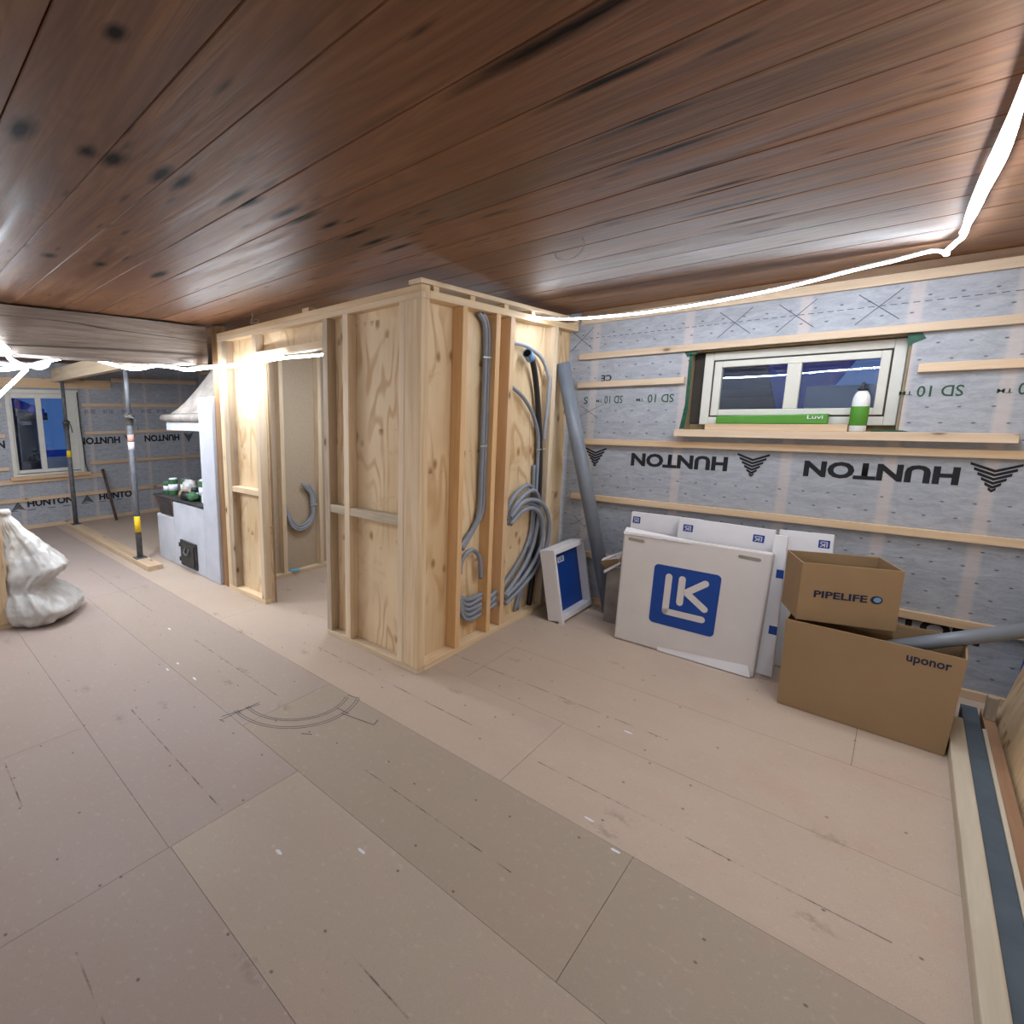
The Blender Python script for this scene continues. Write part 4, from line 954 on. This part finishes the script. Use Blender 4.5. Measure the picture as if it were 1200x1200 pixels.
blob('leafy_bundle', 'dark green crumpled bundle on the hob beside the side wall', 'bundle', (-4.74, 2.30, .706), (.08, .05, .05), 'green_dark', 5)
blob('dark_rag', 'black crumpled rag at the front edge of the hob', 'rag', (-4.84, 2.27, .706), (.10, .035, .05), 'black', 14)
t = thing('glue_bottle', 'orange bottle with dark cap at the back of the hob', 'bottle', (-4.86, 2.62, .7055))
bm = bmesh.new(); lathe(bm, [(.05, 0), (.054, .006), (.054, .20), (.03, .25), (.022, .255)], (-4.86, 2.62, .7055), 18); obj('body', bm, M['orange'], t)
bm = bmesh.new(); lathe(bm, [(.022, 0), (.02, .03), (.008, .06)], (-4.86, 2.62, .9606), 18); obj('cap', bm, M['orange'], t)
tag(bx('small_carton', (-4.56, 2.30, .7055), (-4.40, 2.40, .79), M['white_label'], None, .004, base=(-4.5, 2.35, .7055)), 'small white carton at the right end of the hob against the side wall', 'carton')
tag(bx('blue_carton', (-4.48, 2.60, .7055), (-4.39, 2.70, .98), M['navy'], None, .004, base=(-4.5, 2.6, .7055)), 'dark upright carton at the back right of the hob', 'carton')
# small switch box on the back wall behind the stove
# ------------------------------------------------------------------ white plastic sack at the partition end
rr_ = V((.674, .739, 0)); ff_ = V((-.739, .674, 0)); base = V((-4.43, .66, 0))+ff_*.12
lev = [(.003, .05, .27, .20), (.012, .0, .345, .25), (.04, -.04, .40, .28), (.075, -.06, .425, .29), (.11, -.07, .425, .30), (.15, -.07, .385, .29), (.19, -.07, .335, .27), (.225, -.07, .285, .24), (.255, -.07, .225, .21), (.285, -.08, .215, .20), (.315, -.085, .245, .20), (.35, -.09, .285, .20), (.385, -.09, .325, .19), (.415, -.09, .335, .17), (.44, -.09, .315, .155), (.48, -.09, .275, .135), (.52, -.095, .235, .115), (.57, -.10, .185, .095), (.62, -.105, .135, .08), (.67, -.11, .08, .065), (.72, -.115, .03, .05), (.77, -.11, -.01, .035), (.81, -.11, -.045, .022), (.835, -.115, -.04, .03), (.86, -.11, -.05, .015)]
def ridge(p): return 1-abs(noise.noise(p))*2
bm = bmesh.new(); prev = None; n = 110
fine_lev = []
for (A, B) in zip(lev, lev[1:]):
    m_ = max(1, int((B[0]-A[0])/.011))
    for j in range(m_):
        t_ = j/m_; fine_lev.append(tuple(x*(1-t_)+y*t_ for x, y in zip(A, B)))
fine_lev.append(lev[-1]); fine_lev = [(z, a, b-.05*max(0, 1-z/.5), w*.95) for z, a, b, w in fine_lev]
for (z, u0_, u1_, wd) in fine_lev:
    ring = []
    for k in range(n):
        a = 2*math.pi*k/n; cu = (u0_+u1_)/2; hu = (u1_-u0_)/2
        ca, sa = math.cos(a), math.sin(a)
        sq = 1/max(abs(ca), abs(sa))**.35          # slightly pillow-cornered
        p = base+rr_*(cu+hu*ca*min(sq, 1.06))+ff_*(wd*sa*sq)+V((0, 0, z))
        amp = min(1, hu/.10)*(.15 if z < .01 else 1)
        d1 = ridge(V((p.x*5, p.y*5, p.z*3+4)))*.022+ridge(V((p.x*11+p.z*5, p.y*11, p.z*7)))*.014
        d2 = ridge(V((a*2.2, p.z*2.0+a*.6, 3.3)))*.020+ridge(V((p.x*24, p.y*24, p.z*20+p.x*9)))*.005
        p += (rr_*ca+ff_*sa)*amp*(d1+d2-.026)
        if z > .02: p.z += .006*noise.noise(p*13)
        ring.append(bm.verts.new(p))
    if prev:
        for k in range(n): f = bm.faces.new((prev[k], prev[(k+1) % n], ring[(k+1) % n], ring[k])); f.smooth = True
    else: bm.faces.new(ring[::-1])
    prev = ring
bm.faces.new(prev)
sk = obj('plastic_sack', bm, M['bag'], None, base=base)
tag(sk, 'filled white plastic sack on the floor at the left edge', 'sack')

# ------------------------------------------------------------------ LED rope lights
def led(label, runs, loc, group='led rope lights', r=.0098, rr={}, down=()):
    t = thing('led_rope_light', label, 'rope light', loc, group)
    for i, pts in enumerate(runs):
        # a strip light: its lower side glows, the back towards the ceiling is opaque tape
        o = tb('glowing_rope', pts, rr.get(i, r), [M['led'], M['white_label']], t, 8, 4)
        for f in o.data.polygons:
            if f.normal.z > (-.45 if i in down else .35): f.material_index = 1
    return t
led('glowing LED rope hung along the membrane wall and ceiling at the right', [
    [(-1.795, 3.47, 2.185), (-1.62, 3.50, 2.155), (-1.424, 3.528, 2.142), (-1.187, 3.565, 2.138), (-.971, 3.599, 2.144), (-.773, 3.63, 2.158), (-.592, 3.658, 2.175), (-.426, 3.684, 2.198), (-.273, 3.707, 2.225), (-.13, 3.73, 2.245), (-.024, 3.746, 2.264), (.024, 3.755, 2.25), (.028, 3.75, 2.235)],
    [(.024, 3.755, 2.25), (.05, 3.65, 2.265), (.067, 3.55, 2.27), (.066, 3.2, 2.27), (.072, 2.80, 2.268), (.085, 2.38, 2.268), (.093, 2.06, 2.268), (.097, 1.55, 2.264), (.10, 1.2, 2.262)],
    [(.5, -4.3, 2.24), (-.6, -4.2, 2.22), (-2.2, -4.3, 2.17), (-3.9, -4.2, 2.22)],
    [(.062, 3.50, 2.272), (.078, 3.2, 2.276), (.084, 2.95, 2.274), (.098, 2.55, 2.272), (.0925, 2.15, 2.2682)]], (-.9, 3.6, 2.14), rr={2: .024})
led('glowing LED rope sagging from the closet doorway to the left', [
    [(-2.80, 2.60, 1.99), (-2.93, 2.36, 1.962), (-3.0, 2.20, 1.945), (-3.20, 2.12, 1.926), (-3.55, 2.10, 1.922), (-3.90, 2.10, 1.936), (-4.277, 2.10, 1.943), (-4.50, 2.06, 1.98), (-4.66, 1.98, 2.0), (-4.85, 1.92, 1.985), (-5.05, 1.86, 2.0), (-5.1, 1.72, 2.04), (-4.95, 1.5, 2.06), (-4.7, 1.25, 2.03), (-4.5, 1.08, 1.98), (-4.42, .92, 1.93)],
    [(-2.3, 3.9, 2.14), (-2.6, 3.5, 2.12), (-3.2, 3.1, 2.10), (-3.0, 2.75, 2.06), (-2.80, 2.60, 1.99)], ], (-3.5, 2.1, 1.92), r=.015, down=(1,))
led('tangled knot of glowing LED rope at the left edge under the old beam', [
    [(-4.40, .92, 1.925), (-4.33, .85, 1.93), (-4.20, .79, 1.935), (-4.08, .735, 1.95), (-4.035, .69, 2.03), (-3.6, .2, 2.22), (-3.4, -.2, 2.25)],
    [(-4.42, .92, 1.93), (-4.44, .83, 1.93), (-4.46, .72, 1.94), (-4.6, .45, 1.98), (-5.2, .2, 2.1), (-6.2, .3, 2.2), (-7.2, .5, 2.2)],
    [(-4.42, .90, 1.915), (-4.42, .80, 1.90), (-4.42, .72, 1.89), (-4.5, .5, 1.9), (-4.9, .1, 2.0), (-5.5, -.3, 2.2)],
    [(-4.40, .90, 1.90), (-4.40, .86, 1.86), (-4.40, .80, 1.80), (-4.40, .72, 1.72), (-4.5, .66, 1.64)],
    [(-4.40, .92, 1.925), (-4.40, .98, 1.915), (-4.41, 1.03, 1.93), (-4.42, 1.06, 1.975)]], (-4.4, .85, 1.9), r=.014)
# loose wires
bm = bmesh.new(); tube(bm, spline([(-1.056, 2.40, 2.297), (-1.045, 2.4, 2.275), (-1.06, 2.4, 2.235), (-1.112, 2.4, 2.217), (-1.165, 2.4, 2.236), (-1.178, 2.4, 2.268)], 6), .003, 6)
tag(obj('loose_wire', bm, M['wire'], None, base=(-1.06, 2.4, 2.29)), 'thin loose wire curling down from the ceiling boards', 'wire')
bm = bmesh.new(); tube(bm, spline([(-3.42, 2.22, 2.298), (-3.41, 2.22, 2.27), (-3.46, 2.23, 2.235), (-3.36, 2.24, 2.232), (-3.40, 2.24, 2.26), (-3.48, 2.25, 2.24)], 6), .003, 6)
tag(obj('loose_wire', bm, M['wire'], None, base=(-3.42, 2.22, 2.29)), 'short twisted wire above the top plate of the closet', 'wire')
